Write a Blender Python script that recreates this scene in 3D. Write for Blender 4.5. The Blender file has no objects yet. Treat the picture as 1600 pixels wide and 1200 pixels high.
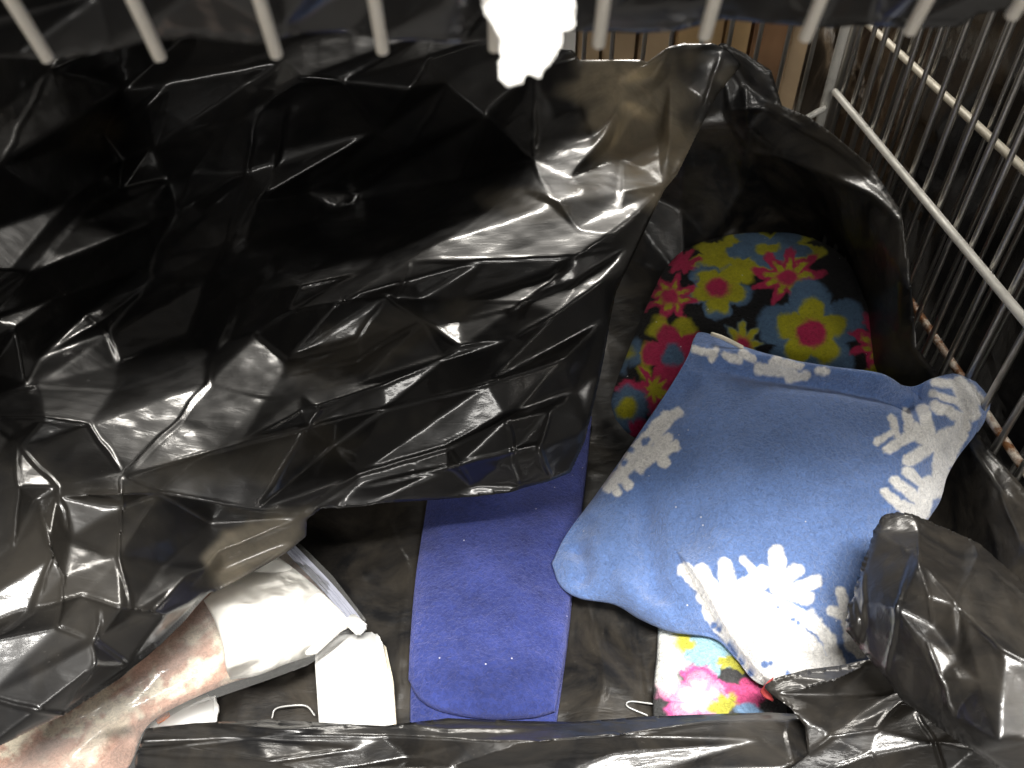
import bpy, bmesh, math, random
import numpy as np
from mathutils import Matrix, Vector, Euler

S = bpy.context.scene
C = S.collection
R = math.radians

# ------------------------------------------------------------------ camera
CAM_Z = 0.68
cam_d = bpy.data.cameras.new('camera')
cam = bpy.data.objects.new('camera', cam_d)
C.objects.link(cam)
cam.location = (0, 0, CAM_Z)
cam.rotation_euler = (R(90 - 42), 0, R(-1.7))
cam_d.sensor_width = 36.0
cam_d.lens = 1250.0 / 1600.0 * 36.0
cam_d.clip_start = 0.01
cam_d.clip_end = 100
cam_d.dof.use_dof = True
cam_d.dof.focus_distance = 0.72
cam_d.dof.aperture_fstop = 9.0
S.camera = cam

# ------------------------------------------------------------------ light
W_ = bpy.data.worlds.new('World')
S.world = W_
W_.use_nodes = True
bgn = W_.node_tree.nodes['Background']
bgn.inputs[0].default_value = (1.0, 0.93, 0.84, 1)
bgn.inputs[1].default_value = 0.11


def area(name, loc, target, sx, sy, power, col=(1, 0.97, 0.92)):
    d = bpy.data.lights.new(name, 'AREA')
    d.shape = 'RECTANGLE'
    d.size, d.size_y = sx, sy
    d.energy = power
    d.color = col
    o = bpy.data.objects.new(name, d)
    C.objects.link(o)
    o.location = loc
    o.rotation_euler = (Vector(target) - Vector(loc)).to_track_quat('-Z', 'Y').to_euler()
    return o


area('ceiling_lamp', (0.15, -0.42, 2.5), (0.1, 0.5, 0), 1.3, 0.30, 155)
area('ceiling_lamp', (-0.3, -2.9, 2.5), (0.0, 0.7, 0.1), 1.8, 0.3, 46)
area('ceiling_lamp', (0.3, 6.0, 2.6), (0.1, 1.0, 0), 2.6, 0.6, 240, (1, 0.95, 0.87))
area('ceiling_lamp', (2.9, 1.0, 2.1), (0.4, 0.9, 0.2), 0.4, 1.2, 21, (1, 0.96, 0.9))
area('ceiling_lamp', (1.35, 0.4, 2.6), (0.45, 0.6, 0.2), 0.3, 1.8, 75, (1, 0.96, 0.9))

S.view_settings.view_transform = 'Standard'
S.view_settings.look = 'None'
S.view_settings.gamma = 1
S.view_settings.exposure = 0.2
S.view_settings.use_curve_mapping = False

# ------------------------------------------------------------------ camera-ray geometry
CR = np.array(cam.rotation_euler.to_matrix())
CP = np.array([0, 0, CAM_Z])


def ray(px, py):
    """direction with unit depth along the optical axis"""
    px = np.asarray(px, float)
    py = np.asarray(py, float)
    v = np.stack([(px - 800) / 1250, (600 - py) / 1250, -np.ones_like(px)], -1)
    return v @ CR.T


def PD(px, py, d):
    return CP + ray(px, py) * np.asarray(d, float)[..., None]


def depth_of(px, py, mode, val):
    r = ray(px, py)
    if mode == 'z':
        return (val - CP[2]) / r[2]
    if mode == 'y':
        return (val - CP[1]) / r[1]
    if mode == 'x':
        return (val - CP[0]) / r[0]
    return val


def PZ(px, py, z):
    return PD(px, py, depth_of(px, py, 'z', z))


# ------------------------------------------------------------------ noise
def _hash(i, j, k, seed):
    n = (i * 374761393 + j * 668265263 + k * 1274126177 + seed * 974634777) & 0xFFFFFFFF
    n = ((n ^ (n >> 13)) * 1274126177) & 0xFFFFFFFF
    return ((n ^ (n >> 16)) & 0xFFFF) / 65535.0


def vnoise(p, seed=0):
    p = np.asarray(p, float)
    f = np.floor(p).astype(np.int64)
    t = p - f
    t = t * t * (3 - 2 * t)
    out = 0
    for a in (0, 1):
        for b in (0, 1):
            for c in (0, 1):
                w = (t[..., 0] if a else 1 - t[..., 0]) * (t[..., 1] if b else 1 - t[..., 1]) * (t[..., 2] if c else 1 - t[..., 2])
                out = out + w * _hash(f[..., 0] + a, f[..., 1] + b, f[..., 2] + c, seed)
    return out * 2 - 1


def fbm(p, seed=0, o=3):
    s = 0
    a = 1
    for i in range(o):
        s = s + a * vnoise(np.asarray(p) * 2 ** i, seed + i * 7)
        a *= .5
    return s


# ------------------------------------------------------------------ materials
def new_mat(name):
    m = bpy.data.materials.new(name)
    m.use_nodes = True
    nt = m.node_tree
    nt.nodes.clear()
    out = nt.nodes.new('ShaderNodeOutputMaterial')
    return m, nt, out


def N(nt, typ, **kw):
    n = nt.nodes.new(typ)
    for k, v in kw.items():
        if k.startswith('i_'):
            key = k[2:].replace('_', ' ')
            n.inputs[key].default_value = v
        else:
            setattr(n, k, v)
    return n


def ramp(nt, stops):
    r = nt.nodes.new('ShaderNodeValToRGB')
    el = r.color_ramp.elements
    while len(el) < len(stops):
        el.new(0.5)
    for e, (p, c) in zip(el, stops):
        e.position = p
        e.color = (c[0], c[1], c[2], 1) if hasattr(c, '__len__') else (c, c, c, 1)
    return r


def plastic_mat(name, col=(0.006, 0.006, 0.0065), rough=0.36, coat=0.55, bump=0.10, haze=.013):
    """thin black film: a sharp gloss over a broader, patchy sheen of dust and scuffs"""
    m, nt, out = new_mat(name)
    L = nt.links.new
    tc = N(nt, 'ShaderNodeTexCoord')
    b = N(nt, 'ShaderNodeBsdfPrincipled')
    b.inputs['IOR'].default_value = 1.5
    b.inputs['Specular IOR Level'].default_value = 0.34
    b.inputs['Coat Weight'].default_value = coat
    b.inputs['Coat Roughness'].default_value = 0.11
    n1 = N(nt, 'ShaderNodeTexNoise', i_Scale=11.0, i_Detail=7.0, i_Roughness=.68, i_Distortion=.8)
    L(tc.outputs['Object'], n1.inputs['Vector'])
    r1 = ramp(nt, [(0.40, tuple(col)), (0.75, (col[0] + haze * .60, col[1] + haze * .5, col[2] + haze * .36))])
    L(n1.outputs['Fac'], r1.inputs['Fac'])
    n2 = N(nt, 'ShaderNodeTexNoise', i_Scale=420.0, i_Detail=2.0)
    L(tc.outputs['Object'], n2.inputs['Vector'])
    r2 = ramp(nt, [(0.72, 0.0), (0.80, 0.4)])
    L(n2.outputs['Fac'], r2.inputs['Fac'])
    mx = N(nt, 'ShaderNodeMix', data_type='RGBA')
    L(r2.outputs['Color'], mx.inputs[0])
    L(r1.outputs['Color'], mx.inputs[6])
    mx.inputs[7].default_value = (0.14, 0.13, 0.12, 1)
    L(mx.outputs[2], b.inputs['Base Color'])
    n4 = N(nt, 'ShaderNodeTexNoise', i_Scale=12.0, i_Detail=4.0, i_Roughness=.55, i_Distortion=.8)
    L(tc.outputs['Object'], n4.inputs['Vector'])
    r3 = ramp(nt, [(0.35, rough * 0.8), (0.7, rough * 1.3)])
    L(n4.outputs['Fac'], r3.inputs['Fac'])
    L(r3.outputs['Color'], b.inputs['Roughness'])
    # fine film crinkles
    vo = N(nt, 'ShaderNodeTexVoronoi', feature='F1', i_Scale=34.0)
    wv = N(nt, 'ShaderNodeMix', data_type='RGBA')
    wv.inputs[0].default_value = .12
    nw = N(nt, 'ShaderNodeTexNoise', i_Scale=14.0, i_Detail=3.0)
    L(tc.outputs['Object'], nw.inputs['Vector'])
    L(tc.outputs['Object'], wv.inputs[6])
    L(nw.outputs['Color'], wv.inputs[7])
    L(wv.outputs[2], vo.inputs['Vector'])
    mp = N(nt, 'ShaderNodeMapping')
    mp.inputs['Scale'].default_value = (.45, 1.5, 1.2)
    mp.inputs['Rotation'].default_value = (0.2, 0.3, -0.6)
    L(tc.outputs['Object'], mp.inputs['Vector'])
    nv2 = N(nt, 'ShaderNodeTexNoise', i_Scale=55.0, i_Detail=5.0, i_Roughness=.6, i_Distortion=1.0)
    L(mp.outputs[0], nv2.inputs['Vector'])
    ms = ramp(nt, [(0.48, 0.0), (0.66, 1.0)])
    L(nw.outputs['Fac'], ms.inputs['Fac'])
    m1 = N(nt, 'ShaderNodeMath', operation='MULTIPLY')
    L(vo.outputs['Distance'], m1.inputs[0])
    L(ms.outputs['Color'], m1.inputs[1])
    ad = N(nt, 'ShaderNodeMath', operation='MULTIPLY_ADD')
    L(nv2.outputs['Fac'], ad.inputs[0])
    ad.inputs[1].default_value = 0.8
    L(m1.outputs[0], ad.inputs[2])
    bp = N(nt, 'ShaderNodeBump', i_Strength=bump, i_Distance=0.003)
    L(ad.outputs[0], bp.inputs['Height'])
    L(bp.outputs[0], b.inputs['Normal'])
    L(bp.outputs[0], b.inputs['Coat Normal'])
    # stretched thin film and painted-in reflections: milky and letting light through
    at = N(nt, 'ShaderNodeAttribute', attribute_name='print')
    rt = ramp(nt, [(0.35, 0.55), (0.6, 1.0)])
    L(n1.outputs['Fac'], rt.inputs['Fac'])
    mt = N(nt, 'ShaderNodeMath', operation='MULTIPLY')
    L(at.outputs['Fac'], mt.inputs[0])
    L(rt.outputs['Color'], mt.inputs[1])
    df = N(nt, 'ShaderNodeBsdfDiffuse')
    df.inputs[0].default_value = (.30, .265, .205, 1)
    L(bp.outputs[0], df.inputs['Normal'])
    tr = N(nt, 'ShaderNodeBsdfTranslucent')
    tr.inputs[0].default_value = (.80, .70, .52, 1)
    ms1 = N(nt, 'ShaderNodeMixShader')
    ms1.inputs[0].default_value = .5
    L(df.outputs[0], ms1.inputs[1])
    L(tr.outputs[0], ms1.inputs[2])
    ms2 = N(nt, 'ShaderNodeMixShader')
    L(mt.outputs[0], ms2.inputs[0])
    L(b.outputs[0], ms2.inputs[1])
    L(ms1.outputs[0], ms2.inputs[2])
    L(ms2.outputs[0], out.inputs[0])
    return m


def metal_mat(name, col, rough, metallic=1.0, rust=0.0):
    m, nt, out = new_mat(name)
    L = nt.links.new
    tc = N(nt, 'ShaderNodeTexCoord')
    b = N(nt, 'ShaderNodeBsdfPrincipled', i_Metallic=metallic)
    n = N(nt, 'ShaderNodeTexNoise', i_Scale=45.0, i_Detail=5.0, i_Roughness=.65)
    L(tc.outputs['Object'], n.inputs['Vector'])
    lo = 0.62 - rust * 0.25
    r = ramp(nt, [(lo - .08, col), (lo + .05, (0.20, 0.085, 0.03) if rust else tuple(c * .8 for c in col))])
    L(n.outputs['Fac'], r.inputs['Fac'])
    L(r.outputs['Color'], b.inputs['Base Color'])
    rr = ramp(nt, [(0.3, rough), (0.7, min(1, rough * 1.7))])
    L(n.outputs['Fac'], rr.inputs['Fac'])
    L(rr.outputs['Color'], b.inputs['Roughness'])
    bp = N(nt, 'ShaderNodeBump', i_Strength=0.3, i_Distance=0.0006)
    L(n.outputs['Fac'], bp.inputs['Height'])
    L(bp.outputs[0], b.inputs['Normal'])
    L(b.outputs[0], out.inputs[0])
    return m


def fleece_mat(name, col=None, sheen=0.5, pile=1.0, tint=(0.8, 0.85, 1.0), patch=.13):
    """col None: colour comes from the printed pattern stored on the mesh"""
    m, nt, out = new_mat(name)
    L = nt.links.new
    tc = N(nt, 'ShaderNodeTexCoord')
    b = N(nt, 'ShaderNodeBsdfPrincipled', i_Roughness=0.95)
    b.inputs['Specular IOR Level'].default_value = 0.15
    b.inputs['Sheen Weight'].default_value = sheen
    b.inputs['Sheen Roughness'].default_value = 0.5
    b.inputs['Sheen Tint'].default_value = (*tint, 1)
    n = N(nt, 'ShaderNodeTexNoise', i_Scale=240.0, i_Detail=4.0, i_Roughness=.7, i_Distortion=1.5)
    L(tc.outputs['Object'], n.inputs['Vector'])
    n2 = N(nt, 'ShaderNodeTexNoise', i_Scale=38.0, i_Detail=4.0, i_Roughness=.6)
    L(tc.outputs['Object'], n2.inputs['Vector'])
    r = ramp(nt, [(0.30, 0.66), (0.62, 1.1)])
    L(n.outputs['Fac'], r.inputs['Fac'])
    r2 = ramp(nt, [(0.3, 1 - patch), (0.7, 1 + patch)])
    n3 = N(nt, 'ShaderNodeTexNoise', i_Scale=22.0, i_Detail=5.0, i_Roughness=.65)
    L(tc.outputs['Object'], n3.inputs['Vector'])
    L(n3.outputs['Fac'], r2.inputs['Fac'])
    mm = N(nt, 'ShaderNodeMix', data_type='RGBA', blend_type='MULTIPLY')
    mm.inputs[0].default_value = 1
    L(r.outputs['Color'], mm.inputs[6])
    L(r2.outputs['Color'], mm.inputs[7])
    mc = N(nt, 'ShaderNodeMix', data_type='RGBA', blend_type='MULTIPLY')
    mc.inputs[0].default_value = 1
    L(mm.outputs[2], mc.inputs[6])
    if col is None:
        a = N(nt, 'ShaderNodeAttribute', attribute_name='print')
        L(a.outputs['Color'], mc.inputs[7])
    else:
        mc.inputs[7].default_value = (*col, 1)
    nl = N(nt, 'ShaderNodeTexVoronoi', feature='F1', i_Scale=95.0)
    L(tc.outputs['Object'], nl.inputs['Vector'])
    rl = ramp(nt, [(0.055, 0.8), (0.085, 0.0)])
    L(nl.outputs['Distance'], rl.inputs['Fac'])
    ng = N(nt, 'ShaderNodeSeparateColor')
    L(nl.outputs['Color'], ng.inputs[0])
    gt = N(nt, 'ShaderNodeMath', operation='GREATER_THAN')
    L(ng.outputs[0], gt.inputs[0])
    gt.inputs[1].default_value = .8
    lm = N(nt, 'ShaderNodeMath', operation='MULTIPLY')
    L(rl.outputs['Color'], lm.inputs[0])
    L(gt.outputs[0], lm.inputs[1])
    ml = N(nt, 'ShaderNodeMix', data_type='RGBA')
    L(lm.outputs[0], ml.inputs[0])
    L(mc.outputs[2], ml.inputs[6])
    ml.inputs[7].default_value = (.75, .74, .78, 1)
    L(ml.outputs[2], b.inputs['Base Color'])
    ad = N(nt, 'ShaderNodeMath', operation='MULTIPLY_ADD')
    L(n2.outputs['Fac'], ad.inputs[0])
    ad.inputs[1].default_value = 1.4
    L(n.outputs['Fac'], ad.inputs[2])
    bp = N(nt, 'ShaderNodeBump', i_Strength=0.9 * pile, i_Distance=0.003)
    L(ad.outputs[0], bp.inputs['Height'])
    L(bp.outputs[0], b.inputs['Normal'])
    L(b.outputs[0], out.inputs[0])
    return m


def simple_mat(name, col, rough=.6, noise=.15, scale=40., bump=.2, dist=.001, spec=.5):
    m, nt, out = new_mat(name)
    L = nt.links.new
    tc = N(nt, 'ShaderNodeTexCoord')
    b = N(nt, 'ShaderNodeBsdfPrincipled', i_Roughness=rough)
    b.inputs['Specular IOR Level'].default_value = spec
    n = N(nt, 'ShaderNodeTexNoise', i_Scale=scale, i_Detail=5.0)
    L(tc.outputs['Object'], n.inputs['Vector'])
    r = ramp(nt, [(0.3, tuple(c * (1 - noise) for c in col)), (0.7, tuple(min(1, c * (1 + noise)) for c in col))])
    L(n.outputs['Fac'], r.inputs['Fac'])
    L(r.outputs['Color'], b.inputs['Base Color'])
    bp = N(nt, 'ShaderNodeBump', i_Strength=bump, i_Distance=dist)
    L(n.outputs['Fac'], bp.inputs['Height'])
    L(bp.outputs[0], b.inputs['Normal'])
    L(b.outputs[0], out.inputs[0])
    return m


def film_mat(name):
    m, nt, out = new_mat(name)
    L = nt.links.new
    tc = N(nt, 'ShaderNodeTexCoord')
    n = N(nt, 'ShaderNodeTexNoise', i_Scale=60.0, i_Detail=4.0, i_Distortion=1.0)
    L(tc.outputs['Object'], n.inputs['Vector'])
    bp = N(nt, 'ShaderNodeBump', i_Strength=0.45, i_Distance=0.003)
    L(n.outputs['Fac'], bp.inputs['Height'])
    g = N(nt, 'ShaderNodeBsdfGlossy', i_Roughness=0.2)
    g.inputs['Color'].default_value = (.9, .9, .9, 1)
    L(bp.outputs[0], g.inputs['Normal'])
    t = N(nt, 'ShaderNodeBsdfTransparent')
    t.inputs[0].default_value = (.95, .95, .95, 1)
    d = N(nt, 'ShaderNodeBsdfDiffuse')
    d.inputs[0].default_value = (.8, .8, .78, 1)
    fr = N(nt, 'ShaderNodeFresnel', i_IOR=1.45)
    L(bp.outputs[0], fr.inputs['Normal'])
    m1 = N(nt, 'ShaderNodeMixShader')
    m1.inputs[0].default_value = 0.09
    L(t.outputs[0], m1.inputs[1])
    L(d.outputs[0], m1.inputs[2])
    m2 = N(nt, 'ShaderNodeMixShader')
    L(fr.outputs[0], m2.inputs[0])
    L(m1.outputs[0], m2.inputs[1])
    L(g.outputs[0], m2.inputs[2])
    L(m2.outputs[0], out.inputs[0])
    return m


M_BLACK = plastic_mat('black_film')
M_BLACK2 = plastic_mat('black_film_floor', rough=.42, coat=.3, bump=.26, haze=.08)
M_BLACKR = plastic_mat('black_film_rim', rough=.36, coat=.5, bump=.22, haze=.05)
M_BLACKN = plastic_mat('black_film_glossy', (0.012, 0.013, 0.016), rough=.22, coat=1.0, bump=.25, haze=.05)
M_WIRE = metal_mat('zinc_wire', (0.50, 0.485, 0.455), 0.27, 0.95)
M_WIREW = metal_mat('white_wire', (0.78, 0.76, 0.70), 0.4, 0.15)
M_RUST = metal_mat('rusty_wire', (0.70, 0.63, 0.54), 0.4, 0.4, rust=.55)
M_CREAM = metal_mat('cream_wire', (0.74, 0.68, 0.55), 0.4, 0.1)
M_GATE = metal_mat('cream_gate_wire', (0.93, 0.88, 0.77), 0.5, 0.0)
M_SNOW = fleece_mat('snowflake_fleece')
M_FLOWER = fleece_mat('flower_fleece', sheen=.04, tint=(1, 1, 1))
M_ROYAL = fleece_mat('royal_fleece', (0.034, 0.050, 0.205), sheen=.35, pile=1.0, tint=(.55, .55, 1), patch=.35)
M_FILM = film_mat('clear_film')
M_CLEAR = simple_mat('clear_scrap', (.45, .45, .44), .15, .1, 60, .1, spec=.9)
M_PAPER = simple_mat('white_paper', (0.85, 0.84, 0.80), .8, .03, 30, .3, .002)
M_WHITE = simple_mat('white_plastic', (0.82, 0.82, 0.80), .35, .02, 30, .15)
M_PAD = simple_mat('white_cotton', (0.85, 0.83, 0.78), .9, .05, 120, .5, .001)
M_CARD = simple_mat('cardboard', (0.46, 0.33, 0.20), .85, .14, 14, .2)
M_CARD2 = simple_mat('orange_cardboard', (0.50, 0.33, 0.16), .85, .14, 14, .2)
M_WOOD = simple_mat('brown_board', (0.24, 0.13, 0.065), .7, .3, 9, .3)
M_FLOOR = simple_mat('grey_floor', (0.12, 0.115, 0.11), .6, .2, 6, .1)


# ------------------------------------------------------------------ object helpers
def tag(o, label=None, cat=None, group=None, kind=None):
    if label:
        o['label'] = label
    if cat:
        o['category'] = cat
    if group:
        o['group'] = group
    if kind:
        o['kind'] = kind
    return o


def empty(name, loc, label=None, cat=None, group=None):
    o = bpy.data.objects.new(name, None)
    C.objects.link(o)
    o.location = loc
    o.empty_display_size = .05
    return tag(o, label, cat, group)


def mesh_obj(name, V, F, mat, parent=None, smooth=True, cols=None, angle=None):
    me = bpy.data.meshes.new(name)
    V = np.asarray(V, np.float32)
    F = np.asarray(F, np.int32)
    k = F.shape[1]
    me.vertices.add(len(V))
    me.vertices.foreach_set('co', V.ravel())
    me.loops.add(F.size)
    me.loops.foreach_set('vertex_index', F.ravel())
    me.polygons.add(len(F))
    me.polygons.foreach_set('loop_start', np.arange(0, F.size, k, dtype=np.int32))
    me.polygons.foreach_set('use_smooth', np.full(len(F), smooth))
    me.update(calc_edges=True)
    me.validate()
    if cols is not None:
        at = me.color_attributes.new('print', 'FLOAT_COLOR', 'POINT')
        c4 = np.ones((len(V), 4), np.float32)
        c4[:, :3] = cols
        at.data.foreach_set('color', c4.ravel())
    me.materials.append(mat)
    o = bpy.data.objects.new(name, me)
    C.objects.link(o)
    if parent is not None:
        o.parent = parent
        o.location = -Vector(parent.location)
    return o


def bm_obj(name, bm, mat, parent=None, smooth=False):
    me = bpy.data.meshes.new(name)
    bmesh.ops.recalc_face_normals(bm, faces=bm.faces)
    bm.to_mesh(me)
    bm.free()
    for p in me.polygons:
        p.use_smooth = smooth
    me.materials.append(mat)
    o = bpy.data.objects.new(name, me)
    C.objects.link(o)
    if parent is not None:
        o.parent = parent
        o.location = -Vector(parent.location)
    return o


def tube_data(pts, r, seg=10):
    pts = [np.array(p, float) for p in pts]
    V = []
    F = []
    n = len(pts)
    rr = r if hasattr(r, '__len__') else [r] * n
    up0 = np.array([0.123, 0.456, 0.881])
    for i, p in enumerate(pts):
        t = pts[min(i + 1, n - 1)] - pts[max(i - 1, 0)]
        t /= np.linalg.norm(t)
        if i == 0:
            a = np.cross(t, up0)
            a /= np.linalg.norm(a)
        else:
            a = a - t * a.dot(t)
            a /= np.linalg.norm(a)
        b = np.cross(t, a)
        for k in range(seg):
            th = 2 * math.pi * k / seg
            V.append(p + rr[i] * (math.cos(th) * a + math.sin(th) * b))
    for i in range(n - 1):
        for k in range(seg):
            k2 = (k + 1) % seg
            F.append((i * seg + k, i * seg + k2, (i + 1) * seg + k2, (i + 1) * seg + k))
    # domed ends
    for i0, sgn in ((0, -1), (n - 1, 1)):
        t = pts[min(i0 + 1, n - 1)] - pts[max(i0 - 1, 0)]
        t /= np.linalg.norm(t)
        c = len(V)
        V.append(pts[i0] + t * sgn * rr[i0] * .5)
        for k in range(seg):
            k2 = (k + 1) % seg
            F.append((i0 * seg + k, i0 * seg + k2, c, c))
    return V, F


def tube(name, pts, r, mat, parent=None, seg=10):
    V, F = tube_data(pts, r, seg)
    bm = bmesh.new()
    vs = [bm.verts.new(v) for v in V]
    for f in F:
        f = list(dict.fromkeys(f))
        bm.faces.new([vs[i] for i in f])
    return bm_obj(name, bm, mat, parent, True)


def box_bm(bm, c, s, rz=0):
    m = Matrix.Translation(c) @ Matrix.Rotation(rz, 4, 'Z') @ Matrix.Diagonal((*s, 1))
    return bmesh.ops.create_cube(bm, size=1, matrix=m)


# ------------------------------------------------------------------ sheets of film
def tps(ctrl_xy, vals, q):
    ctrl_xy = ctrl_xy / 1000.
    q = q / 1000.
    n = len(ctrl_xy)

    def U(r2):
        return np.where(r2 > 1e-12, r2 * np.log(r2 + 1e-12), 0)
    d = ((ctrl_xy[:, None] - ctrl_xy[None]) ** 2).sum(-1)
    A = np.zeros((n + 3, n + 3))
    A[:n, :n] = U(d) + np.eye(n) * 1e-4
    A[:n, n] = 1
    A[:n, n + 1:] = ctrl_xy
    A[n, :n] = 1
    A[n + 1:, :n] = ctrl_xy.T
    w = np.linalg.solve(A, np.concatenate([vals, [0, 0, 0]]))
    dq = ((q[:, None] - ctrl_xy[None]) ** 2).sum(-1)
    return U(dq) @ w[:n] + w[n] + q @ w[n + 1:]


def glint(px, py, z, lamp, pts):
    """control points of a flat facet turned so that it mirrors a lamp"""
    p = PZ(px, py, z)
    a = CP - p
    a /= np.linalg.norm(a)
    b = np.array(lamp) - p
    b /= np.linalg.norm(b)
    n = a + b
    out = []
    for (x, y) in pts:
        r = ray(x, y)
        out.append((x, y, 'd', float(((p - CP) @ n) / (r @ n))))
    return out


def in_poly(poly, X, Y):
    poly = np.asarray(poly, float)
    ins = np.zeros(X.shape, bool)
    n = len(poly)
    j = n - 1
    for i in range(n):
        xi, yi = poly[i]
        xj, yj = poly[j]
        c = ((yi > Y) != (yj > Y)) & (X < (xj - xi) * (Y - yi) / (yj - yi + 1e-9) + xi)
        ins ^= c
        j = i
    return ins


def seg_dist(pts, X, Y, closed=False):
    """distance, signed side, nearest point and fraction along an open polyline"""
    pts = np.asarray(pts, float)
    if closed:
        pts = np.vstack([pts, pts[:1]])
    L = np.hypot(*(pts[1:] - pts[:-1]).T)
    cum = np.concatenate([[0], np.cumsum(L)])
    best = np.full(X.shape, 1e9)
    side = np.zeros(X.shape)
    fr = np.zeros(X.shape)
    NX = np.zeros(X.shape)
    NY = np.zeros(X.shape)
    for i in range(len(pts) - 1):
        ax, ay = pts[i]
        bx, by = pts[i + 1]
        dx, dy = bx - ax, by - ay
        t = np.clip(((X - ax) * dx + (Y - ay) * dy) / (dx * dx + dy * dy + 1e-9), 0, 1)
        qx, qy = ax + t * dx, ay + t * dy
        d = np.hypot(X - qx, Y - qy)
        m = d < best
        best = np.where(m, d, best)
        side = np.where(m, np.sign((X - ax) * dy - (Y - ay) * dx), side)
        fr = np.where(m, (cum[i] + t * L[i]) / cum[-1], fr)
        NX = np.where(m, qx, NX)
        NY = np.where(m, qy, NY)
    return best, side, NX, NY, fr


def grid_normals(P):
    du = np.gradient(P, axis=1)
    dv = np.gradient(P, axis=0)
    n = np.cross(du, dv)
    n /= np.linalg.norm(n, axis=-1, keepdims=True) + 1e-12
    tocam = CP - P
    s = np.sign((n * tocam).sum(-1, keepdims=True))
    return n * np.where(s == 0, 1, s)


SL = {
    'h': ((slice(None), slice(None, -1)), (slice(None), slice(1, None))),
    'v': ((slice(None, -1), slice(None)), (slice(1, None), slice(None))),
    'd': ((slice(None, -1), slice(None, -1)), (slice(1, None), slice(1, None))),
    'e': ((slice(None, -1), slice(1, None)), (slice(1, None), slice(None, -1))),
    'H': ((slice(None), slice(None, -2)), (slice(None), slice(2, None))),
    'V': ((slice(None, -2), slice(None)), (slice(2, None), slice(None))),
}


def pbd(P, B, ex, iters, tether, bend):
    """unstretchable film with more material than room: buckles into folds. ex: excess field"""
    rest = {}
    for k in SL:
        a, b = SL[k]
        e = (ex[a] + ex[b]) / 2
        rest[k] = np.linalg.norm(B[a] - B[b], axis=-1) * (1 + e)
    for it in range(iters):
        acc = np.zeros_like(P)
        cnt = np.zeros(P.shape[:2])
        for k in SL:
            a, b = SL[k]
            st = 1.0 if k in 'hvde' else bend
            d = P[b] - P[a]
            l = np.linalg.norm(d, axis=-1)
            diff = (l - rest[k])
            if k in 'HV':
                diff = np.minimum(diff, 0)   # resists folding only
            c = d * (diff / (l + 1e-9) * .5 * st)[..., None]
            acc[a] += c
            acc[b] -= c
            cnt[a] += st
            cnt[b] += st
        P = P + acc / cnt[..., None] * 1.5
        P = P + (B - P) * tether
    return P


def up2(A, shape):
    h, w = A.shape[:2]
    yi = np.linspace(0, h - 1, shape[0])
    xi = np.linspace(0, w - 1, shape[1])
    y0 = np.clip(np.floor(yi).astype(int), 0, h - 2)
    x0 = np.clip(np.floor(xi).astype(int), 0, w - 2)
    ty = (yi - y0)[:, None, None]
    tx = (xi - x0)[None, :, None]
    return (A[y0][:, x0] * (1 - ty) * (1 - tx) + A[y0 + 1][:, x0] * ty * (1 - tx) +
            A[y0][:, x0 + 1] * (1 - ty) * tx + A[y0 + 1][:, x0 + 1] * ty * tx)


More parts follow.
